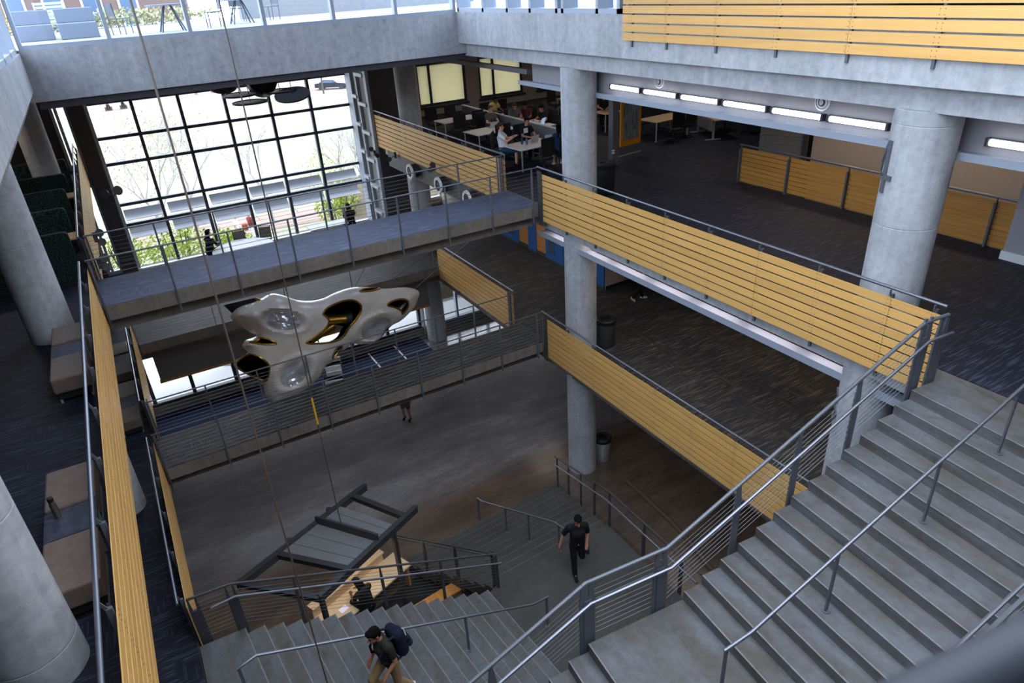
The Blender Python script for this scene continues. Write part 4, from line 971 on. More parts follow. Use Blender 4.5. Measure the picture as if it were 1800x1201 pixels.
kp = lambda u, d, z: (kc.x + kx.x * u - kx.y * d, kc.y + kx.y * u + kx.x * d, F2 + z)
def kbox(u0, u1, z0, z1, d0, d1): return MB().hexa([kp(u0, d0, z0), kp(u1, d0, z0), kp(u1, d1, z0), kp(u0, d1, z0), kp(u0, d0, z1), kp(u1, d0, z1), kp(u1, d1, z1), kp(u0, d1, z1)])
kbox(-.5, .5, .35, 2.6, 0, .06).build('frame', 'yellow_paint', t); kbox(-.38, .38, .55, 2.45, -.012, 0).build('screen', 'kiosk_screen', t); kbox(-.55, .62, 0, 2.7, .07, .085).build('glass_wall', 'glass', t); kbox(-.55, .62, 0, .03, .06, .1).build('floor_track', 'leg_silver', t)
# small things on the desks
def laptop(x, y, z, a, label):
    t = thing('laptop', label, 'laptop', (x, y, z), a, 'laptops')
    c, s = math.cos(a), math.sin(a); g = lambda u, v, w: (x + u * c - v * s, y + u * s + v * c, z + w)
    MB().obox((x, y, z), a, .34, .24, .016).build('base', 'leg_silver', t)
    MB().hexa([g(-.17, .115, .016), g(.17, .115, .016), g(.17, .125, .016), g(-.17, .125, .016), g(-.17, .18, .23), g(.17, .18, .23), g(.17, .19, .23), g(-.17, .19, .23)]).build('lid', 'leg_silver', t)
zt = F2 + .721
laptop(12.5, 20.35, zt, PI + .2, 'silver laptop in front of the person in the dark printed shirt'); laptop(12.85, 19.7, zt, -.3, 'laptop in front of the person in the blue shirt'); laptop(12.75, 23.6, zt, PI, 'laptop of the person in the gray shirt')
tag(MB().hexa([(14.2, 22.45, zt), (14.45, 22.6, zt), (14.44, 22.62, zt), (14.19, 22.47, zt), (14.25, 22.38, zt + .26), (14.5, 22.53, zt + .26), (14.49, 22.55, zt + .26), (14.24, 22.4, zt + .26)]).build('tablet', 'laptop_screen'), 'standing tablet with a bright blue screen beyond the partition', 'tablet')
tag(box(14.0, 22.3, zt, 14.02, 22.6, zt + .24).build('paper_sheet', 'white_paint'), 'white sheet standing upright beside the blue screened tablet', 'paper')
for i, (x, y, lab) in enumerate(((12.0, 20.2, 'dark blue drink bottle on the crowded desk'), (12.1, 20.05, 'clear tumbler on the crowded desk'), (12.95, 24.0, 'small black bottle beside the person in gray'))):
    tag(MB().lathe((x, y, zt), [(.035, 0), (.036, .17), (.02, .2), (.02, .23)], 14).build('drink_bottle', ('cloth_teal', 'glass_dark', 'black_plastic')[i], smooth=True), lab, 'bottle')
tag(MB().obox((12.9, 19.95, zt), .2, .3, .22, .02).build('notebook', 'white_paint'), 'white notebook on the crowded desk near the blue shirt', 'notebook')
tag(MB().obox((14.15, 25.1, zt), .1, .35, .25, .1).build('paper_bag', 'table_top', bevel=.02), 'pale bag on the desk behind the partition', 'bag')
# hanging discs near the tall window
def disc(c, r, tilt, az, mat, label, drum=False):
    t = thing('hanging_disc', label, 'ceiling fixture', c, 0, 'round hanging discs')
    R = Matrix.Rotation(az, 3, 'Z') @ Matrix.Rotation(tilt, 3, 'X')
    m = MB().lathe((0, 0, 0), [(r, .0)], 36); m.f = m.f[1:]; m.m = m.m[1:]
    m.v = [tuple(R @ Vector(p) + Vector(c)) for p in m.v]; m.build('grille', mat, t)
    m = MB().lathe((0, 0, 0), [(r + .012, -.03), (r + .012, .03)], 36, caps=False); m.v = [tuple(R @ Vector(p) + Vector(c)) for p in m.v]; m.build('rim', 'steel_dark', t)
    if drum:
        m = MB().lathe((0, 0, 0), [(r * .95, .03), (r * .95, 1.1)], 30); m.v = [tuple(R @ Vector(p) + Vector(c)) for p in m.v]; m.build('drum', 'black_plastic', t)
    MB().tube([c, (c[0], c[1], 12.66)], .012, 6).build('rod', 'steel_dark', t)
disc((4.78, 29, 11.28), .62, .02, 0, 'grille_light', 'light gray slatted disc under the further black drum, by the tall window')
disc((5.08, 28.8, 11.0), .66, .0, 0, 'gray_soffit', 'thin pale disc just below the light slatted disc')
disc((6.3, 29, 11.24), .66, .0, .2, 'grille_light', 'light gray slatted disc beside the dark tilted disc'); disc((6.62, 28.4, 11.12), .68, .28, -.5, 'grille_dark', 'dark slatted disc tilted toward the stair')
for c, r, tl, lab in (((4.3, 29.3, 11.84), .55, .5, 'black drum lamp tilted, above the light disc'), ((5.75, 29.3, 11.62), .55, 1.15, 'black drum lamp facing the stair, above the dark tilted disc')):
    t = thing('drum_lamp', lab, 'ceiling fixture', c, 0, 'black drum lamps')
    R = Matrix.Rotation(tl, 3, 'X'); m = MB().lathe((0, 0, 0), [(r, -.22), (r, .22)], 30); m.v = [tuple(R @ Vector(p) + Vector(c)) for p in m.v]; m.build('drum', 'black_plastic', t, smooth=True)
    MB().tube([c, (c[0], c[1], 12.655)], .05, 8).build('stem', 'black_plastic', t)
# air nozzles poking out under the upper guard
for y, lab in ((25.02, 'furthest'), (22.42, 'middle'), (20.14, 'nearest')):
    t = thing('air_nozzle', 'black air nozzle with a white rim under the upper slatted guard, %s of three' % lab, 'vent', (10.0, y, 8.25), 0, 'black air nozzles')
    MB().lathe((9.72, y, 8.2), [(.26, 0), (.28, .1), (.28, .28)], 24, 'X').build('body', 'black_plastic', t, smooth=True)
    MB().lathe((9.72, y, 8.2), [(.2, -.02), (.29, -.03), (.3, .04)], 24, 'X', caps=False).build('rim', 'white_paint', t, smooth=True)
struct('trim_duct', box(10.0, 19.4, 7.85, 10.16, 28.0, 8.5), 'steel_dark', 'dark duct face behind the air nozzles')
# spot fixtures
def spot(p, label, ds, heads=2, k=1., hm='black_plastic'):
    t = thing('spotlight', label, 'lamp', p, 0, 'small wall spotlights')
    box(p[0] - .05, p[1] - .05, p[2] - .12, p[0] + .05, p[1] + .05, p[2] + .12).build('bracket', 'steel_dark', t)
    for d in ds[:heads]:
        a = Vector(p) + Vector(d); MB().tube([p, a], .015, 6).build('arm', 'steel_dark', t)
        R = Matrix.Rotation(1.2, 3, 'X') @ Matrix.Rotation(d[0] * 2, 3, 'Y'); m = MB().lathe((0, 0, 0), [(.03 * k, -.07 * k), (.1 * k, .0), (.1 * k, .02)], 18); m.v = [tuple(R @ Vector(q) + a) for q in m.v]; m.build('lamp_head', hm, t, smooth=True)
spot((-.54, 31.6, 7.75), 'two headed spotlight on the dark pier beside the tall window', [(-.24, -.12, .2), (.26, -.12, .26)], 2, 1.9, 'painted_steel')
spot((-1.0, 19.7, 9.45), 'black spotlight on the far slatted guard, upper of two', [(.12, -.05, .1), (.1, 0, -.15)]); spot((-1.0, 17.75, 9.35), 'black spotlight beside the footbridge end, lower of two', [(.12, -.05, .12), (.1, 0, -.12)])
spot((9.86, 29.3, 8.2), 'spotlight on the ladder shaped frame', [(-.15, -.1, .2), (.05, -.15, -.1)]); spot((9.9, 26.9, 8.5), 'curved arm lamp below the end of the upper guard', [(-.3, -.1, -.1)], 1); spot((9.85, 22.9, 8.75), 'black spotlight over the middle air nozzle', [(-.1, -.1, .12), (-.12, .1, -.1)])
# cafe table and chairs by the tall window
t = thing('cafe_table', 'white round table in front of the tall window', 'table', (3.6, 29.6, F1))
MB().lathe((3.6, 29.6, F1), [(1.25, .7), (1.25, .74)], 40).build('top', 'white_paint', t); MB().tube([(3.6, 29.6, F1 + .02), (3.6, 29.6, F1 + .7)], .05, 10).build('pedestal', 'leg_silver', t); MB().lathe((3.6, 29.6, F1), [(.5, 0), (.5, .03)], 24).build('foot', 'leg_silver', t)
t = thing('cafe_table', 'second white table by the tall window, beside the seated person with hidden shoulders', 'table', (7.6, 30.3, F1)); box(6.6, 29.9, F1 + .7, 8.6, 30.7, F1 + .74).build('top', 'white_paint', t)
for a in (6.8, 8.4): box(a - .03, 30.2, F1, a + .03, 30.4, F1 + .7).build('leg', 'leg_silver', t)
def cafe_chair(x, y, a, label):
    t = thing('cafe_chair', label, 'chair', (x, y, F1), a, 'sling chairs by the window')
    c, s = math.cos(a), math.sin(a); g = lambda u, v, z: (x + u * c - v * s, y + u * s + v * c, F1 + z)
    MB().hexa([g(-.22, .2, .5), g(.22, .2, .5), g(.22, .22, .5), g(-.22, .22, .5), g(-.22, .27, .98), g(.22, .27, .98), g(.22, .29, .98), g(-.22, .29, .98)]).build('backrest', 'gray_soffit', t)
    f = MB().tube([g(-.24, .19, .42), g(-.24, .29, 1.02), g(.24, .29, 1.02), g(.24, .19, .42)], .025, 6); f.build('back_frame', 'black_plastic', t)
    MB().obox((x, y, F1 + .42), a, .46, .44, .05).build('seat', 'gray_soffit', t)
    for u in (-.2, .2):
        for v in (-.2, .2): MB().tube([g(u, v, 0), g(u, v, .42)], .02, 6).build('leg', 'black_plastic', t)
cafe_chair(3.75, 31.05, 0, 'black framed sling chair at the white round table, nearer the seated person'); cafe_chair(4.75, 30.9, -.4, 'black framed sling chair at the white round table, further from the seated person')
# lounge chairs at the entrance
def lounge(x, y, a, label):
    t = thing('lounge_chair', label, 'chair', (x, y, 0), a, 'white entrance armchairs')
    c, s = math.cos(a), math.sin(a); g = lambda u, v: (x + u * c - v * s, y + u * s + v * c)
    MB().obox((x, y, .2), a, .7, .7, .2).build('seat', 'cloth_dark', t, bevel=.03); MB().obox((*g(0, .33), .2), a, .7, .1, .6).build('backrest', 'cloth_dark', t, bevel=.03)
    for u in (-.38, .38): MB().obox((*g(u, 0), .0), a, .07, .72, .58).build('armrest', 'white_paint', t, bevel=.02)
lounge(5.5, 26.1, 1.3, 'dark entrance armchair with white sides, further from the footbridge'); lounge(5.2, 24.9, 1.3, 'dark entrance armchair with white sides, nearer the footbridge'); lounge(3.3, 25.2, -1.4, 'white sided armchair half hidden by the sculpture')
# foreground rail by the camera
tag(MB().tube([(.05, .215, 14.108), (.75, .105, 14.108), (1.3, .02, 14.108)], .023, 16).build('handrail', 'rail_dark', smooth=True), 'blurred gray handrail close to the camera', 'handrail')
# ------------------------------------------------------------------ people
STAND = dict(pel=(0, 0, .95), waist=(0, 0, 1.1), chest=(0, -.01, 1.3), neck=(0, .0, 1.5), head=(0, -.025, 1.665), shR=(-.185, 0, 1.43), shL=(.185, 0, 1.43), elR=(-.24, .02, 1.14), elL=(.24, .02, 1.14), haR=(-.25, -.06, .9), haL=(.25, -.06, .9),
             hiR=(-.09, 0, .92), hiL=(.09, 0, .92), knR=(-.1, -.03, .5), knL=(.1, -.03, .5), anR=(-.1, .01, .09), anL=(.1, .01, .09))
SIT = dict(pel=(0, .03, .56), waist=(0, .0, .7), chest=(0, -.05, .9), neck=(0, -.09, 1.1), head=(0, -.14, 1.25), shR=(-.18, -.07, 1.03), shL=(.18, -.07, 1.03), elR=(-.24, -.2, .82), elL=(.24, -.2, .82), haR=(-.12, -.42, .79), haL=(.12, -.42, .79),
           hiR=(-.1, .02, .55), hiL=(.1, .02, .55), knR=(-.13, -.42, .53), knL=(.13, -.42, .53), anR=(-.13, -.4, .09), anL=(.13, -.4, .09))
def person(label, loc, rz, pose, shirt, pants, shoe, hair, skin='skin_light', hair_len=0, sleeve=.55, leg=1.0, S_=1.05, vox=.016, look=(0, 0), group=None, holds=None):
    P = {k: Vector(v) * S_ for k, v in pose.items()}
    t = thing('person', label, 'person', loc, rz, group)
    M = Matrix.Translation(loc) @ Matrix.Rotation(rz, 4, 'Z')
    def fin(b, nm, mat, v=None, smooth=True):
        b.v = [tuple(M @ Vector(q)) for q in b.v]
        o = b.build(nm, mat, t, smooth=smooth)
        if v:
            r = o.modifiers.new('Remesh', 'REMESH'); r.mode = 'VOXEL'; r.voxel_size = v; r.use_smooth_shade = True
            s = o.modifiers.new('Smooth', 'SMOOTH'); s.factor = .5; s.iterations = 4
        return o
    s = S_
    b = MB()
    HR = Matrix.Rotation(look[0], 3, 'Z') @ Matrix.Rotation(look[1], 3, 'X')
    hd = P['head']; hp = lambda x, y, z: hd + HR @ (Vector((x, y, z)) * s)
    # torso, neck, head
    b.cap(P['pel'] + Vector((-.07 * s, 0, 0)), P['pel'] + Vector((.07 * s, 0, 0)), .105 * s)
    b.cap(P['pel'], P['waist'], .12 * s, .115 * s); b.cap(P['waist'], P['chest'], .115 * s, .135 * s)
    b.cap(P['shR'] * .8 + P['chest'] * .2, P['shL'] * .8 + P['chest'] * .2, .075 * s); b.cap(P['chest'], P['neck'], .125 * s, .06 * s)
    b.cap(P['neck'], hp(0, .02, -.06), .056 * s, .052 * s)
    b.ell(hp(0, .012, .03), (.078 * s, .098 * s, .1 * s), 16, 12, HR); b.ell(hp(0, -.028, -.045), (.058 * s, .062 * s, .075 * s), 14, 10, HR)
    b.cap(hp(0, -.09, .015), hp(0, -.115, -.028), .009 * s, .017 * s, 8)                     # nose
    b.ell(hp(0, -.083, -.105), (.026 * s, .018 * s, .018 * s), 8, 6, HR); b.ell(hp(0, -.09, -.066), (.026 * s, .01 * s, .011 * s), 8, 6, HR)
    for e in (-1, 1): b.ell(hp(e * .08, .015, -.005), (.012 * s, .022 * s, .034 * s), 8, 6, HR)
    for q in 'RL':
        sg = -1 if q == 'R' else 1
        sh, el, ha = P['sh' + q], P['el' + q], P['ha' + q]; hi, kn, an = P['hi' + q], P['kn' + q], P['an' + q]
        b.cap(sh, el, .052 * s, .042 * s); b.cap(el, ha, .041 * s, .027 * s)
        b.cap(hi, kn, .085 * s, .055 * s); b.cap(kn, an, .054 * s, .036 * s)
        toe = an + Vector((0, -.14 * s, -.045 * s)) if not pose.get('toe' + q) else Vector(pose['toe' + q]) * s
        b.cap(an, toe, .036 * s, .03 * s)
        d = (ha - el).normalized(); side = d.cross(Vector((0, 0, 1)))
        if side.length < .3: side = Vector((0, 1, 0))
        side.normalize(); nrm = d.cross(side).normalized()
        b.cap(ha + side * .018 * s, ha + d * .075 * s + side * .02 * s, .02 * s, .017 * s, 8); b.cap(ha - side * .018 * s, ha + d * .075 * s - side * .02 * s, .02 * s, .017 * s, 8)
        for k, ln in enumerate((.062, .078, .072, .055)):
            r0 = ha + d * .082 * s + side * (.03 - .02 * k) * s
            m1 = r0 + d * ln * .5 * s + nrm * .006 * s; b.cap(r0, m1, .0088 * s, .0085 * s, 7); b.cap(m1, m1 + d * ln * .42 * s + nrm * .022 * s, .0085 * s, .0075 * s, 7)
        b.cap(ha + d * .02 * s + side * .03 * s, ha + d * .07 * s + side * .06 * s + nrm * .012 * s, .011 * s, .009 * s, 7)
    fin(b, 'body', skin, vox * .8)
    # clothes
    c = MB()
    c.cap(P['pel'] + Vector((-.06 * s, 0, .02)), P['pel'] + Vector((.06 * s, 0, .02)), .118 * s); c.cap(P['pel'] + Vector((-.055 * s, 0, -.03 * s)), P['chest'] + Vector((-.06 * s, 0, -.05)), .118 * s, .118 * s); c.cap(P['pel'] + Vector((.055 * s, 0, -.03 * s)), P['chest'] + Vector((.06 * s, 0, -.05)), .118 * s, .118 * s); c.cap(P['waist'], P['chest'], .14 * s, .145 * s)
    c.cap(P['waist'] + Vector((-.04 * s, 0, 0)), P['chest'] + Vector((-.07 * s, 0, 0)), .1 * s, .11 * s); c.cap(P['waist'] + Vector((.04 * s, 0, 0)), P['chest'] + Vector((.07 * s, 0, 0)), .1 * s, .11 * s)
    c.cap(P['shR'] * .85 + P['chest'] * .15, P['shL'] * .85 + P['chest'] * .15, .09 * s); c.cap(P['chest'], P['neck'] - (P['neck'] - P['chest']) * .2, .14 * s, .078 * s)
    for q in 'RL':
        sh, el, ha = P['sh' + q], P['el' + q], P['ha' + q]
        if sleeve <= 1: c.cap(sh, sh.lerp(el, sleeve), .068 * s, .066 * s)
        else: c.cap(sh, el, .068 * s, .056 * s); c.cap(el, el.lerp(ha, sleeve - 1), .056 * s, .042 * s)
    fin(c, 'shirt', shirt, vox)
    c = MB()
    c.cap(P['pel'] + Vector((-.06 * s, 0, -.01)), P['pel'] + Vector((.06 * s, 0, -.01)), .122 * s)
    for q in 'RL':
        hi, kn, an = P['hi' + q], P['kn' + q], P['an' + q]
        c.cap(hi, kn if leg >= 1 else hi.lerp(kn, leg + .35), .1 * s, .073 * s if leg >= 1 else .088 * s)
        if leg >= 1: c.cap(kn, an.lerp(kn, .06), .07 * s, .058 * s)
    fin(c, 'trousers', pants, vox)
    for q in 'RL':
        an = P['an' + q]; toe = an + Vector((0, -.15 * s, -.05 * s)) if not pose.get('toe' + q) else Vector(pose['toe' + q]) * s
        f = MB(); d = (toe - an); dz = Vector((0, 0, -.045 * s))
        f.cap(an + dz * .4 - d.normalized() * .03 * s, an + d * .9 + dz * .1, .048 * s, .042 * s); f.cap(an + dz * .55 - d.normalized() * .045 * s, an + d * 1.0, .04 * s, .038 * s)
        fin(f, 'shoe', shoe, vox)
    h = MB()
    h.ell(hp(0, .022, .05), (.089 * s, .104 * s, .1 * s), 18, 12, HR)
    h.ell(hp(0, -.05, .105), (.07 * s, .055 * s, .04 * s), 14, 8, HR)
    h.ell(hp(0, .06, -.01), (.078 * s, .062 * s, .09 * s), 14, 8, HR)
    if hair_len:
        for e in (-1, 0, 1): h.cap(hp(e * .05, .05, .0), hp(e * .075, .07 + .02 * abs(e), -hair_len), .05 * s, .035 * s)
    # keep the face free of hair
    h.v = [tuple(v) for v in h.v]
    def trim(v):
        q = HR.transposed() @ (Vector(v) - hd) / s
        if q.y < -.055 and q.z < .075: q.y = max(q.y, -.055) if q.z > .05 else -.02
        return tuple(hd + HR @ (q * s))
    h.v = [trim(v) for v in h.v]
    fin(h, 'hair', hair, vox * .8)
    f = MB()
    for e in (-1, 1): f.ell(hp(e * .031, -.084, .012), (.009 * s, .006 * s, .005 * s), 8, 6, HR)
    fin(f, 'eyes', 'hair_black'); f = MB()
    for e in (-1, 1): f.cap(hp(e * .017, -.091, .032), hp(e * .048, -.08, .034), .004 * s, .003 * s, 6)
    fin(f, 'eyebrows', hair)
    return t, M, P, fin
def mod(base, **kw): d = dict(base); d.update(kw); return d
# man with the backpack climbing the darker stair
walk = mod(STAND, chest=(0, -.07, 1.3), neck=(0, -.1, 1.49), head=(0, -.17, 1.63), shR=(-.19, -.05, 1.42), shL=(.19, -.06, 1.41), elR=(-.24, -.02, 1.13), haR=(-.2, -.2, .95), elL=(.24, -.03, 1.12), haL=(.2, -.2, .92),
           hiR=(-.09, 0, .93), knR=(-.1, -.3, .66), anR=(-.1, -.16, .28), toeR=(-.1, -.3, .22), knL=(.1, .02, .5), anL=(.11, .24, .16), toeL=(.11, .12, .05))
zs = F1 - 6 * R_
t, M, P, fin = person('person in dark olive shirt and khaki trousers with a blue backpack climbing the darker stair', (1.6, 7.98, zs - .02), -PI / 2 + .25, walk, 'cloth_olive', 'cloth_khaki', 'shoe_white', 'hair_black', 'skin_tan', vox=.011, look=(.05, .22), S_=1.1)
bp = bpy.data.objects.new('backpack', None); COL.objects.link(bp); bp.location = M @ Vector((0, .2, 1.2)); M = M @ Matrix.Scale(1.05, 4); tag(bp, 'dark blue backpack worn by the person climbing the darker stair', 'backpack')
def bpart(b, nm, mat, v=None):
    b.v = [tuple(M @ Vector(q)) for q in b.v]; o = b.build(nm, mat, bp, smooth=True)
    if v: r = o.modifiers.new('Remesh', 'REMESH'); r.mode = 'VOXEL'; r.voxel_size = v; s = o.modifiers.new('Smooth', 'SMOOTH'); s.iterations = 6; r.use_smooth_shade = True
b = MB()
for x in (-.1, .1): b.cap((x, .21, 1.1), (x, .17, 1.46), .115, .1)
b.cap((0, .23, 1.12), (0, .19, 1.44), .14, .12); bpart(b, 'bag', 'cloth_bag', .014)
b = MB(); b.cap((-.08, .36, 1.12), (.08, .36, 1.12), .07); b.cap((-.08, .34, 1.24), (.08, .34, 1.24), .06); bpart(b, 'front_pocket', 'cloth_bag', .014)
for sx in (-1, 1):
    bpart(MB().tube([(sx * .1, .12, 1.5), (sx * .13, .02, 1.545), (sx * .14, -.1, 1.5), (sx * .14, -.215, 1.36), (sx * .15, -.2, 1.2), (sx * .19, -.05, 1.08), (sx * .16, .14, 1.05)], .021, 8), 'strap', 'cloth_bag')
bpart(MB().tube([(-.12, .31, 1.36), (0, .35, 1.37), (.12, .31, 1.36)], .008, 6), 'zipper', 'leg_silver')
# person in black on the wide landing
bw = mod(STAND, chest=(0, -.05, 1.3), head=(0, -.1, 1.66), neck=(0, -.05, 1.5), elR=(-.3, .06, 1.18), haR=(-.38, .04, .93), elL=(.25, .06, 1.14), haL=(.2, -.06, .9), knR=(-.1, -.06, .5), anR=(-.09, -.12, .09), knL=(.1, -.02, .52), anL=(.13, .34, .34), toeL=(.13, .36, .18))
t, M, P, fin = person('person in black shirt and black trousers walking on the wide stair landing', (6.84, 9.86, M0), -.38, bw, 'cloth_black', 'cloth_dark', 'cloth_dark', 'hair_black', 'skin_tan', vox=.011, look=(0, .3), sleeve=.8, S_=1.07)
b = MB(); b.cap((.2, -.13, .72), (.2, -.02, .78), .045, .06); b.v = [tuple(M @ (Vector(q) * 1.07)) for q in b.v]
tag(b.build('pouch', 'cloth_dark', smooth=True), 'small dark pouch in the hand of the person in black', 'bag')
person('person in gray shorts and black shoes below the lower footbridge', (6.78, 21.0, 0), -.7, mod(STAND, anL=(.14, -.06, .09)), 'cloth_gray', 'cloth_gray', 'cloth_black', 'hair_brown', 'skin_tan', leg=.55)
person('person in black trousers and white shoes below the upper slatted guard', (14.3, 16.6, F1), 1.3, mod(STAND, anR=(-.1, .3, .2), toeR=(-.1, .22, .08), knR=(-.1, .02, .5), anL=(.1, -.15, .09)), 'cloth_black', 'cloth_dark', 'shoe_white', 'hair_black')
person('person with dark hair bent over a tablet at the wooden counter', (2.3, 12.66, .22), PI + .4, mod(SIT, head=(0, -.24, 1.17), neck=(0, -.16, 1.06)), 'cloth_black', 'cloth_dark', 'cloth_dark', 'hair_black', 'skin_brown', hair_len=.12, look=(0, .5))
st = thing('stool', 'round stool at the wooden counter under the reading person', 'stool', (2.3, 12.66, 0)); MB().lathe((2.3, 12.66, 0), [(.2, .64), (.2, .69)], 20).build('seat', 'black_plastic', st); MB().tube([(2.3, 12.66, 0), (2.3, 12.66, .64)], .03, 8).build('column', 'leg_silver', st); MB().lathe((2.3, 12.66, 0), [(.22, 0), (.2, .03)], 20).build('base', 'leg_silver', st)
person('person in a long black coat sitting at the white round table by the tall window', (2.35, 30.35, F1), PI / 2 + .5, mod(SIT, head=(0, -.12, 1.27)), 'cloth_black', 'cloth_dark', 'cloth_dark', 'hair_black', hair_len=.3, sleeve=1.9, S_=1.12)
for x, y, lab in ((2.35, 30.35, 'stool under the person in the black coat'), (8.5, 30.0, 'stool under the person at the second window table')):
    t = thing('stool', lab, 'stool', (x, y, F1), 0, 'window stools'); MB().lathe((x, y, F1), [(.2, .4), (.2, .46)], 18).build('seat', 'black_plastic', t); MB().tube([(x, y, F1), (x, y, F1 + .4)], .03, 8).build('leg', 'leg_silver', t)
person('person with brown hair sitting by the tall window, only the head above the footbridge', (8.5, 30.0, F1), PI, SIT, 'cloth_black', 'cloth_dark', 'cloth_dark', 'hair_brown', hair_len=.1, S_=1.12)
ty = mod(SIT, head=(0, -.2, 1.2), neck=(0, -.13, 1.08))
person('person in a gray shirt sitting at the middle white desk against the partition', (12.95, 24.2, F2), .1, SIT, 'cloth_gray', 'cloth_dark', 'cloth_dark', 'hair_red', look=(0, .15))
person('person in a white shirt leaning back with a phone at the crowded desk', (11.5, 20.6, F2), .95, mod(SIT, chest=(0, .06, .9), neck=(0, .08, 1.1), head=(0, .06, 1.26), shR=(-.18, .06, 1.03), shL=(.18, .06, 1.03), elR=(-.22, -.14, .84), elL=(.22, -.14, .84), haR=(-.05, -.38, .95), haL=(.07, -.36, .95)), 'cloth_white', 'cloth_teal', 'cloth_dark', 'hair_brown', leg=.6, look=(.1, .1))
person('person in a dark printed shirt behind the silver laptop', (12.6, 20.98, F2), .1, SIT, 'cloth_tee', 'cloth_dark', 'cloth_dark', 'hair_black', 'skin_tan', look=(-.3, .25))
tag(MB().obox((12.5, 20.74, F2 + .95), .1, .17, .012, .16).build('shirt_print', 'cloth_white'), 'white print on the front of the dark shirt behind the silver laptop', 'print')
person('person in a blue shirt with long black hair bent over papers at the crowded desk', (12.75, 18.98, F2), PI - .35, ty, 'cloth_navy', 'cloth_dark', 'shoe_white', 'hair_black', hair_len=.3, leg=.6, look=(0, .5))
person('person in a yellow shirt beyond the partition under the blinds', (14.3, 26.35, F2), .3, ty, 'cloth_yellow', 'cloth_dark', 'cloth_dark', 'hair_black', 'skin_brown', look=(0, .3))
person('person in a maroon top beyond the partition', (14.6, 24.0, F2), -1.1, ty, 'cloth_maroon', 'cloth_dark', 'cloth_dark', 'hair_black', 'skin_brown', look=(0, .5))
person('person with curly brown hair beyond the partition end', (14.15, 24.3, F2), -.4, ty, 'cloth_gray', 'cloth_dark', 'cloth_dark', 'hair_brown', 'skin_tan', look=(0, .5))
person('person in black reaching across the desk with the standing tablet', (14.75, 22.95, F2), -1.4, mod(ty, haR=(-.1, -.55, .8)), 'cloth_black', 'cloth_dark', 'cloth_dark', 'hair_black', 'skin_tan', look=(0, .5))
person('person reading at the tan desk just past the tall column', (17.9, 23.4, F2), -.6, ty, 'cloth_black', 'cloth_dark', 'cloth_dark', 'hair_black', 'skin_tan', look=(0, .5))
tag(MB().obox((11.72, 20.28, F2 + 1.0), .9, .075, .012, .15).build('phone', 'black_plastic'), 'black phone held by the person in the white shirt', 'phone')
# ------------------------------------------------------------------ outside
struct('ground_lawn', box(-150, 34, -.5, 200, 300, -.03), 'lawn', 'pale lawn beyond the tall window')
struct('ground_patio', box(-40, 27.2, -.4, 60, 42, -.01), 'patio_white', 'white paved patio outside the storefront')
struct('path_lawn', MB().prism([(-20, 122), (60, 104), (90, 96), (90, 102), (60, 111), (-20, 131)], -.03, -.01), 'pale_path', 'pale footpath across the lawn')
struct('ground_mulch', MB().prism([(-60, 133), (70, 112), (140, 96), (140, 118), (70, 132), (-60, 152)], -.03, -.015), 'mulch', 'brown planting strip beyond the footpath')
struct('road_far', MB().prism([(-60, 156), (70, 136), (160, 118), (160, 132), (70, 150), (-60, 170)], -.03, -.01), 'pale_path', 'pale road beyond the planting strip')
struct('path_near', MB().prism([(-5, 50), (30, 46), (30, 50), (-5, 54)], -.03, .0), 'mulch', 'brown brick walk at the lawn edge')
struct('ground_bank', MB().add([(10.5, 30, .1), (24, 30, .1), (24, 42, 4.2), (10.5, 42, 4.2)], [(0, 1, 2, 3)]), 'bank_earth', 'leaf covered bank outside the lower window')
# sun shades outside the tall window
for zz, lab in ((6.35, 'upper'), (5.55, 'lower')):
    for i in range(6):
        x0 = -.4 + i * 1.76
        t = thing('sun_shade', 'curved white sun shade outside the tall window, %s row, %s' % (lab, ('first', 'second', 'third', 'fourth', 'fifth', 'sixth')[i] + ' from the dark pier'), 'sun shade', (x0 + .85, 33.2, zz), 0, 'white sun shades')
        m = MB(); n = 10; P = []
        for k in range(n + 1):
            a = -.5 + 1.5 * k / n; P.append((33.0 + .42 * math.sin(a), zz + .5 * (1 - math.cos(a)) + .15 * k / n))
        for off_ in (0, .02):
            m.add([(x, y, z + off_) for y, z in P for x in (x0 + .05, x0 + 1.66)], [(2 * k, 2 * k + 1, 2 * k + 3, 2 * k + 2) for k in range(n)])
        m.build('blade', 'shade_white', t, smooth=True)
        box(x0 - .01, 32.1, zz - .02, x0 + .03, 33.4, zz + .03).build('bracket', 'shade_white', t)
def branch(m, p, d, L, r, lev, tips):
    q = p + d * L; m.tube([p, p.lerp(q, .5) + Vector((random.uniform(-1, 1), random.uniform(-1, 1), 0)) * L * .04, q], [r, r * .8, r * .6], 6 if lev > 2 else 4)
    if lev == 0: tips.append(q); return
    for k in range(3 if lev > 1 else 3):
        a = random.uniform(0, 2 * PI); s = random.uniform(.35, .75)
        nd = (d + Vector((math.cos(a) * s, math.sin(a) * s, random.uniform(-.05, .3)))).normalized()
        branch(m, p.lerp(q, random.uniform(.65, 1)), nd, L * random.uniform(.6, .8), r * .55, lev - 1, tips)
def leaves(c, rad, n, size):
    m = MB()
    for _ in range(n):
        th = random.uniform(0, 2 * PI); u = random.uniform(-1, 1); rr = random.random() ** .45
        p = Vector(c) + Vector((rad[0] * rr * math.sqrt(1 - u * u) * math.cos(th), rad[1] * rr * math.sqrt(1 - u * u) * math.sin(th), rad[2] * rr * u))
        a = Vector([random.gauss(0, 1) for _ in range(3)]).normalized(); b = a.orthogonal().normalized(); s = size * random.uniform(.6, 1.3)
        a2 = a.cross(b); m.add([p - b * s, p - a2 * s * .5, p + b * s, p + a2 * s * .5], [(0, 1, 2, 3)])
    return m
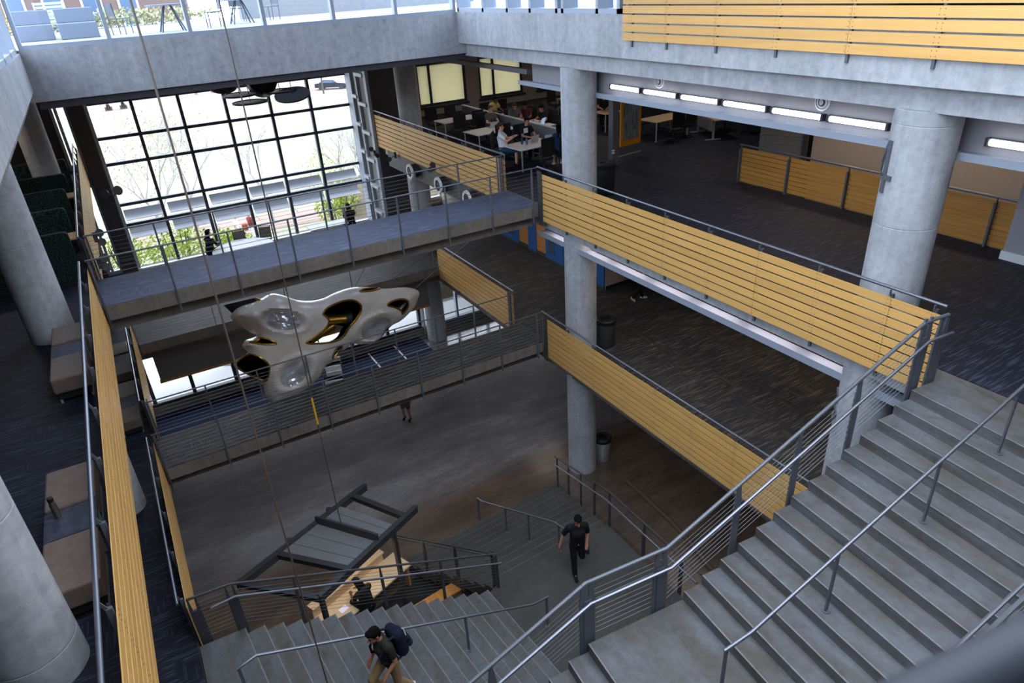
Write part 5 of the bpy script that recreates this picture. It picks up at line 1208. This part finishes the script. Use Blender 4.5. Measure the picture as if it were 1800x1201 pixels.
def tree(x, y, h, label, lev=5, bark='bark_pale', leaf=None, crown=None, n=900, ls=.09, group='trees on the lawn'):
    t = thing('tree', label, 'tree', (x, y, 0), 0, group); m = MB(); tips = []
    branch(m, Vector((x, y, -.05)), Vector((random.uniform(-.06, .06), 0, 1)).normalized(), h * .36, h * .014, lev, tips); m.build('trunk', bark, t)
    if leaf: leaves((x, y, h * .72), crown or (h * .3, h * .3, h * .28), n, ls).build('foliage', leaf, t)
tree(1.3, 46, 9.6, 'bare pale tree in front of the lawn, first from the dark pier', leaf='leaf_pale', n=500, ls=.08); tree(3.6, 52, 9.6, 'bare twiggy tree, second from the dark pier', leaf='leaf_pale', n=400, ls=.08); tree(8.6, 50, 8.2, 'bare thin tree seen through the middle panes'); tree(13.4, 45, 8.2, 'bare spreading tree near the ladder shaped frame'); tree(11.2, 43, 6.0, 'small tree with pale new leaves near the ladder shaped frame', leaf='leaf_lime', n=700, ls=.06); tree(15.5, 47, 7.4, 'bare tree nearest to the ladder shaped frame')
for x, y, h, lab in ((24, 128, 11, 'by the footpath'), (31.5, 114, 11, 'next to the parked car'), (38, 112, 10, 'behind the parked car'), (14, 140, 12, 'far off by the road')): tree(x, y, h, 'slim street tree ' + lab, 3, 'bark', 'leaf_pale' if x != 38 else 'leaf_lime', None, 500, .25, 'street trees')
def shrub(x, y, z, r, label, leaf='leaf_lime', n=1300, group='lime green shrubs'):
    t = thing('shrub', label, 'shrub', (x, y, 0), 0, group)
    leaves((x, y, z), r, n, .1).build('foliage', leaf, t)
    m = MB()
    for k in range(7): m.tube([(x, y, 0), (x + random.uniform(-.7, .7) * r[0], y + random.uniform(-.5, .5), z + r[2] * .6)], .03, 5)
    m.build('stem', 'bark', t)
for x, y, z, r, lab in ((-.9, 38.5, 3.0, (1.6, 1.4, 1.4), 'at the dark pier'), (1.6, 38.8, 3.1, (1.6, 1.4, 1.3), 'second along the sun shades'), (4.0, 38.5, 2.6, (1.4, 1.3, 1.0), 'third along the sun shades'), (-3.2, 39, 3.2, (1.4, 1.3, 1.6), 'behind the narrow window'), (10.6, 39.5, 3.3, (1.4, 1.3, 1.5), 'by the ladder shaped frame')): shrub(x, y, z, r, 'bright lime green shrub ' + lab)
for x, y, z, lab in ((12.3, 31.2, 1.5, 'nearer to the round column'), (14.4, 31.6, 1.8, 'middle'), (16.6, 32, 1.8, 'furthest from the round column')): shrub(x, y, z, (1.6, 1.3, 1.3), 'dull green shrub on the planted bank, ' + lab, 'leaf_dark', 900, 'bank shrubs')
# parked car
t = thing('car', 'dark blue gray car parked beyond the lawn', 'car', (34.4, 118.5, 0), -1.1 + .0)
ca_, sa_ = math.cos(-.62), math.sin(-.62)
cp = lambda u, v, z: (34.4 + u * ca_ - v * sa_, 118.5 + u * sa_ + v * ca_, z)
prof = [(-2.7, .35), (2.6, .35), (2.65, .8), (2.3, .95), (1.2, 1.02), (.5, 1.5), (-1.0, 1.55), (-1.9, 1.1), (-2.65, 1.0)]
n = len(prof); MB().add([cp(u, -.95, z) for u, z in prof] + [cp(u, .95, z) for u, z in prof], [tuple(range(n)), tuple(range(2 * n - 1, n - 1, -1))] + [((i + 1) % n, i, n + i, n + (i + 1) % n) for i in range(n)]).build('body', 'car_paint', t)
gp = [(.95, 1.06), (.42, 1.44), (-.95, 1.48), (-1.6, 1.1)]
MB().add([cp(u, -.97, z) for u, z in gp] + [cp(u, .97, z) for u, z in gp], [(0, 1, 2, 3), (7, 6, 5, 4)]).build('side_window', 'glass_dark', t)
for u in (-1.75, 1.75):
    for v in (-.85, .85):
        m = MB().lathe((0, 0, 0), [(.36, -.12), (.36, .12)], 16, 'Y'); m.v = [cp(u + q[0], v + q[1], .36 + q[2]) for q in m.v]; m.build('wheel', 'black_plastic', t)
# people on the lawn and patio
def far_person(label, loc, rz, shirt, pants, pose=STAND, S_=1.05, skin='skin_tan'): person(label, loc, rz, pose, shirt, pants, 'cloth_dark', 'hair_black', skin, vox=.04, S_=S_, group=None)
far_person('person in dark clothes sitting on the lawn path, nearer the dark pier', (1.3, 127, 0), 0, 'cloth_gray', 'cloth_dark', SIT, 1.3); far_person('person in dark clothes sitting on the lawn path beside the first', (3.4, 127, 0), 0, 'cloth_black', 'cloth_dark', SIT, 1.3)
for i, (x, c) in enumerate(((1.3, 'nearer the dark pier'), (3.4, 'beside the first'))): tag(box(x - .5, 126.7, 0, x + .5, 127.5, .5).build('seat_block', 'bark'), 'low seat block on the lawn path, ' + c, 'seat')
far_person('person in blue walking on the far path', (15.0, 133, 0), .3, 'cloth_teal', 'cloth_navy', S_=1.2); far_person('person in white walking on the far path', (17.6, 133, 0), .3, 'cloth_white', 'cloth_teal', S_=1.2); far_person('person in red walking on the far path', (19.6, 133, 0), .3, 'red_cloth', 'cloth_navy', S_=1.2); 
far_person('person with an orange bag on the patio below the sun shades', (5.6, 46.6, 0), 1, 'cloth_white', 'cloth_khaki', S_=1.15); far_person('person in red with a gray backpack on the patio', (6.5, 46.6, 0), -1, 'red_cloth', 'cloth_white', S_=1.15)
tag(box(5.9, 46.4, .9, 6.25, 46.6, 1.35).build('bag', 'orange_cloth', bevel=.05), 'orange bag carried on the patio', 'bag')
# round patio table seen through the storefront
t = thing('patio_table', 'white wire patio table on a round base outside the storefront', 'table', (1.9, 30.2, 0)); MB().lathe((1.9, 30.2, 0), [(.5, 0), (.5, .05)], 24).build('base', 'white_paint', t); MB().tube([(1.9, 30.2, 0), (1.9, 30.2, .72)], .04, 8).build('pedestal', 'leg_silver', t); MB().lathe((1.9, 30.2, 0), [(.55, .72), (.55, .75)], 24).build('top', 'white_paint', t)
# terrace furniture
Z3 = 13.8
def planter(x, y, label):
    t = thing('lounge_block', label, 'terrace chair', (x, y, Z3), 0, 'pale terrace seats'); box(x - .5, y - .35, Z3, x + .5, y + .35, Z3 + .42).build('seat', 'terrace_blue', t, bevel=.02); box(x - .5, y + .25, Z3 + .42, x + .5, y + .4, Z3 + .8).build('backrest', 'terrace_blue', t, bevel=.02)
planter(-1.0, 25.9, 'pale blue gray terrace seat at the clerestory corner'); planter(.15, 25.3, 'pale blue gray terrace seat past the slatted chair')
t = thing('slatted_chair', 'white slatted terrace chair between the two pale seats', 'terrace chair', (-.45, 27.0, Z3))
for k in range(6): box(-.85, 27.2 + k * .02, Z3 + .42 + k * .1, -.05, 27.23 + k * .02, Z3 + .49 + k * .1).build('slat', 'shade_white', t)
box(-.85, 26.6, Z3 + .36, -.05, 27.2, Z3 + .4).build('seat', 'shade_white', t)
for a in (-.83, -.07): box(a - .02, 26.6, Z3, a + .02, 26.64, Z3 + .6).build('leg', 'shade_white', t); box(a - .02, 27.2, Z3, a + .02, 27.24, Z3 + 1.0).build('leg', 'shade_white', t)
def rtable(x, y, label):
    t = thing('terrace_table', label, 'terrace table', (x, y, Z3), 0, 'terrace tables'); MB().lathe((x, y, Z3), [(.6, .7), (.6, .74)], 32).build('top', 'terrace_blue', t)
    for k in range(4):
        a = PI / 4 + k * PI / 2; P = [(x + math.cos(a) * (.12 + .34 * (1 - math.cos(u)) ** .9), y + math.sin(a) * (.12 + .34 * (1 - math.cos(u)) ** .9), Z3 + .7 * math.cos(u)) for u in [i / 8 * PI / 2 for i in range(9)]]
        MB().tube(P, .025, 6).build('leg', 'terrace_metal', t)
rtable(2.6, 24.6, 'round terrace table with curved legs, nearest to the clerestory'); rtable(5.0, 26.5, 'round terrace table further along the clerestory')
def tchair(x, y, a, label):
    t = thing('terrace_chair', label, 'terrace chair', (x, y, Z3), a, 'wire terrace chairs'); c, s = math.cos(a), math.sin(a); g = lambda u, v, z: (x + u * c - v * s, y + u * s + v * c, Z3 + z)
    MB().obox((x, y, Z3 + .42), a, .45, .45, .03).build('seat', 'terrace_metal', t)
    for u in (-.2, .2):
        MB().tube([g(u, -.2, 0), g(u, -.2, .42)], .014, 5).build('leg', 'terrace_metal', t); MB().tube([g(u, .2, 0), g(u, .24, .85)], .014, 5).build('leg', 'terrace_metal', t)
    MB().hexa([g(-.2, .22, .5), g(.2, .22, .5), g(.2, .235, .5), g(-.2, .235, .5), g(-.2, .25, .85), g(.2, .25, .85), g(.2, .265, .85), g(-.2, .265, .85)]).build('backrest', 'terrace_metal', t)
tchair(1.3, 25.6, 1.0, 'wire terrace chair left of the nearest round table'); tchair(3.9, 25.0, -1.5, 'wire terrace chair between the two round tables'); tchair(6.2, 27.4, -1.2, 'wire terrace chair past the second round table'); tchair(5.2, 28.0, 0, 'wire terrace chair behind the second round table')
# brick building far past the terrace
t = thing('brick_building', 'brick building with white windows beyond the terrace', 'building', (-8, 185, 0))
box(-60, 185, 0, 24, 195, 30).build('wall', 'brick', t)
for x in (-16, -9, -2, 5, 12): box(x - 2, 184.8, 9.5, x + 2, 185, 17.5).build('window', 'white_paint', t); box(x - 1.6, 184.7, 10, x + 1.6, 184.8, 17).build('window', 'glass_dark', t)
tag(box(5.8, 30.6, Z3, 16, 31, Z3 + .95).build('terrace_wall', 'paver'), 'low pale wall across the terrace behind the tables', 'wall', None, 'structure')
# hedge line on the terrace edge
tag(leaves((0, 33.6, 14.1), (6, .7, .4), 2500, .09).build('hedge', 'leaf_pale'), 'low hedge along the terrace edge', 'hedge', None, 'stuff')
# ------------------------------------------------------------------ light and camera
w = bpy.data.worlds.new('World'); SC.world = w; w.use_nodes = True
t = w.node_tree; t.nodes.clear()
o = t.nodes.new('ShaderNodeOutputWorld'); b = t.nodes.new('ShaderNodeBackground')
tc = t.nodes.new('ShaderNodeTexCoord'); sx = t.nodes.new('ShaderNodeSeparateXYZ'); t.links.new(tc.outputs['Generated'], sx.inputs[0])
cr = t.nodes.new('ShaderNodeValToRGB'); e = cr.color_ramp.elements
e[0].position = .0; e[0].color = (.97, .98, 1, 1); e[1].position = .6; e[1].color = (.88, .94, 1, 1)
t.links.new(sx.outputs['Z'], cr.inputs[0]); t.links.new(cr.outputs[0], b.inputs['Color']); b.inputs['Strength'].default_value = SKY
t.links.new(b.outputs[0], o.inputs['Surface'])
def portal(name, loc, rot, sx, sy):
    l = bpy.data.lights.new(name, 'AREA'); l.shape = 'RECTANGLE'; l.size = sx; l.size_y = sy; l.cycles.is_portal = True
    ob = bpy.data.objects.new(name, l); ob.location = loc; ob.rotation_euler = rot; COL.objects.link(ob)
portal('skylight_portal', (5, 2.75, 18.35), (0, 0, 0), 10, 9.5)
portal('clerestory_portal', (4.4, 20.6, 15.9), (-PI / 2, 0, 0), 11, 4.2)
portal('side_clerestory_portal', (-1.6, 8.7, 15.9), (0, -PI / 2, 0), 4.2, 23)
portal('corner_clerestory_portal', (10.6, 16.5, 15.9), (0, PI / 2, 0), 4.2, 7.8)
portal('window_portal', (4.8, 32.4, 8.4), (-PI / 2, 0, 0), 10.6, 7.8)
portal('storefront_portal', (6, 27.5, 1.7), (-PI / 2, 0, 0), 20, 3)
def lamp(name, loc, power, sx, sy, col):
    l = bpy.data.lights.new(name, 'AREA'); l.shape = 'RECTANGLE'; l.size = sx; l.size_y = sy; l.energy = power; l.color = col
    ob = bpy.data.objects.new(name, l); ob.location = loc; COL.objects.link(ob)
for i, (x, y) in enumerate(((14, 27), (14, 22), (19, 25), (19, 19), (14.5, 11))): lamp('study_fill_light', (x, y, 12.62), LAMP * .5, 1.2, .3, (1, .9, .8))  # added fill for the study side, stands for no seen fixture
for x, y in ((12.4, 22), (12.4, 13), (12.4, 8)): lamp('gallery_fill_light', (x, y, 8.5), LAMP * .5, .6, .3, (1, .86, .7))  # added fill under the upper gallery slab
for x, y in ((3.0, 13.4),): lamp('counter_area_light', (2.2, 13.0, 2.55), LAMP * .35, 2.0, .3, (1, .86, .66))  # warm area light below the canopy, without a fixture of its own
for y in (9, 12.5): lamp('opening_lamp', (17.6, y, 12.6), LAMP * .8, .6, .6, (1, .78, .5))
for x, y in ((-3.5, 20), (-4, 26)): lamp('booth_fill_light', (x, y, 12.6), LAMP * .6, .6, .3, (1, .88, .74))  # added fill that lifts the dark booth side
for x, y in ((12.5, 12), (12.5, 20)): lamp('ground_fill_light', (x, y, 3.9), LAMP * .12, 1.6, 1.6, (1, .86, .7))  # weak fill added under the first gallery
cd = bpy.data.cameras.new('Camera'); cam = bpy.data.objects.new('Camera', cd); COL.objects.link(cam)
RR = ((0.859498, -0.507946, -0.057044), (-0.283763, -0.381353, -0.8798), (0.425137, 0.772374, -0.471909))
rt, dn, fw = (Vector(q) for q in RR)
cam.matrix_world = Matrix(((rt[0], -dn[0], -fw[0], 0), (rt[1], -dn[1], -fw[1], 0), (rt[2], -dn[2], -fw[2], 14.66), (0, 0, 0, 1)))
cd.sensor_width = 36; cd.sensor_fit = 'HORIZONTAL'; cd.lens = 36 * 1195 / 1800; cd.clip_start = .05; cd.clip_end = 600
cd.dof.use_dof = True; cd.dof.focus_distance = 15; cd.dof.aperture_fstop = 2.8
SC.camera = cam
SC.view_settings.view_transform = 'Standard'; SC.view_settings.look = 'None'; SC.view_settings.gamma = 1; SC.view_settings.use_curve_mapping = False
SC.view_settings.exposure = EXPO
SC.cycles.max_bounces = 10; SC.cycles.transparent_max_bounces = 24; SC.cycles.diffuse_bounces = 5
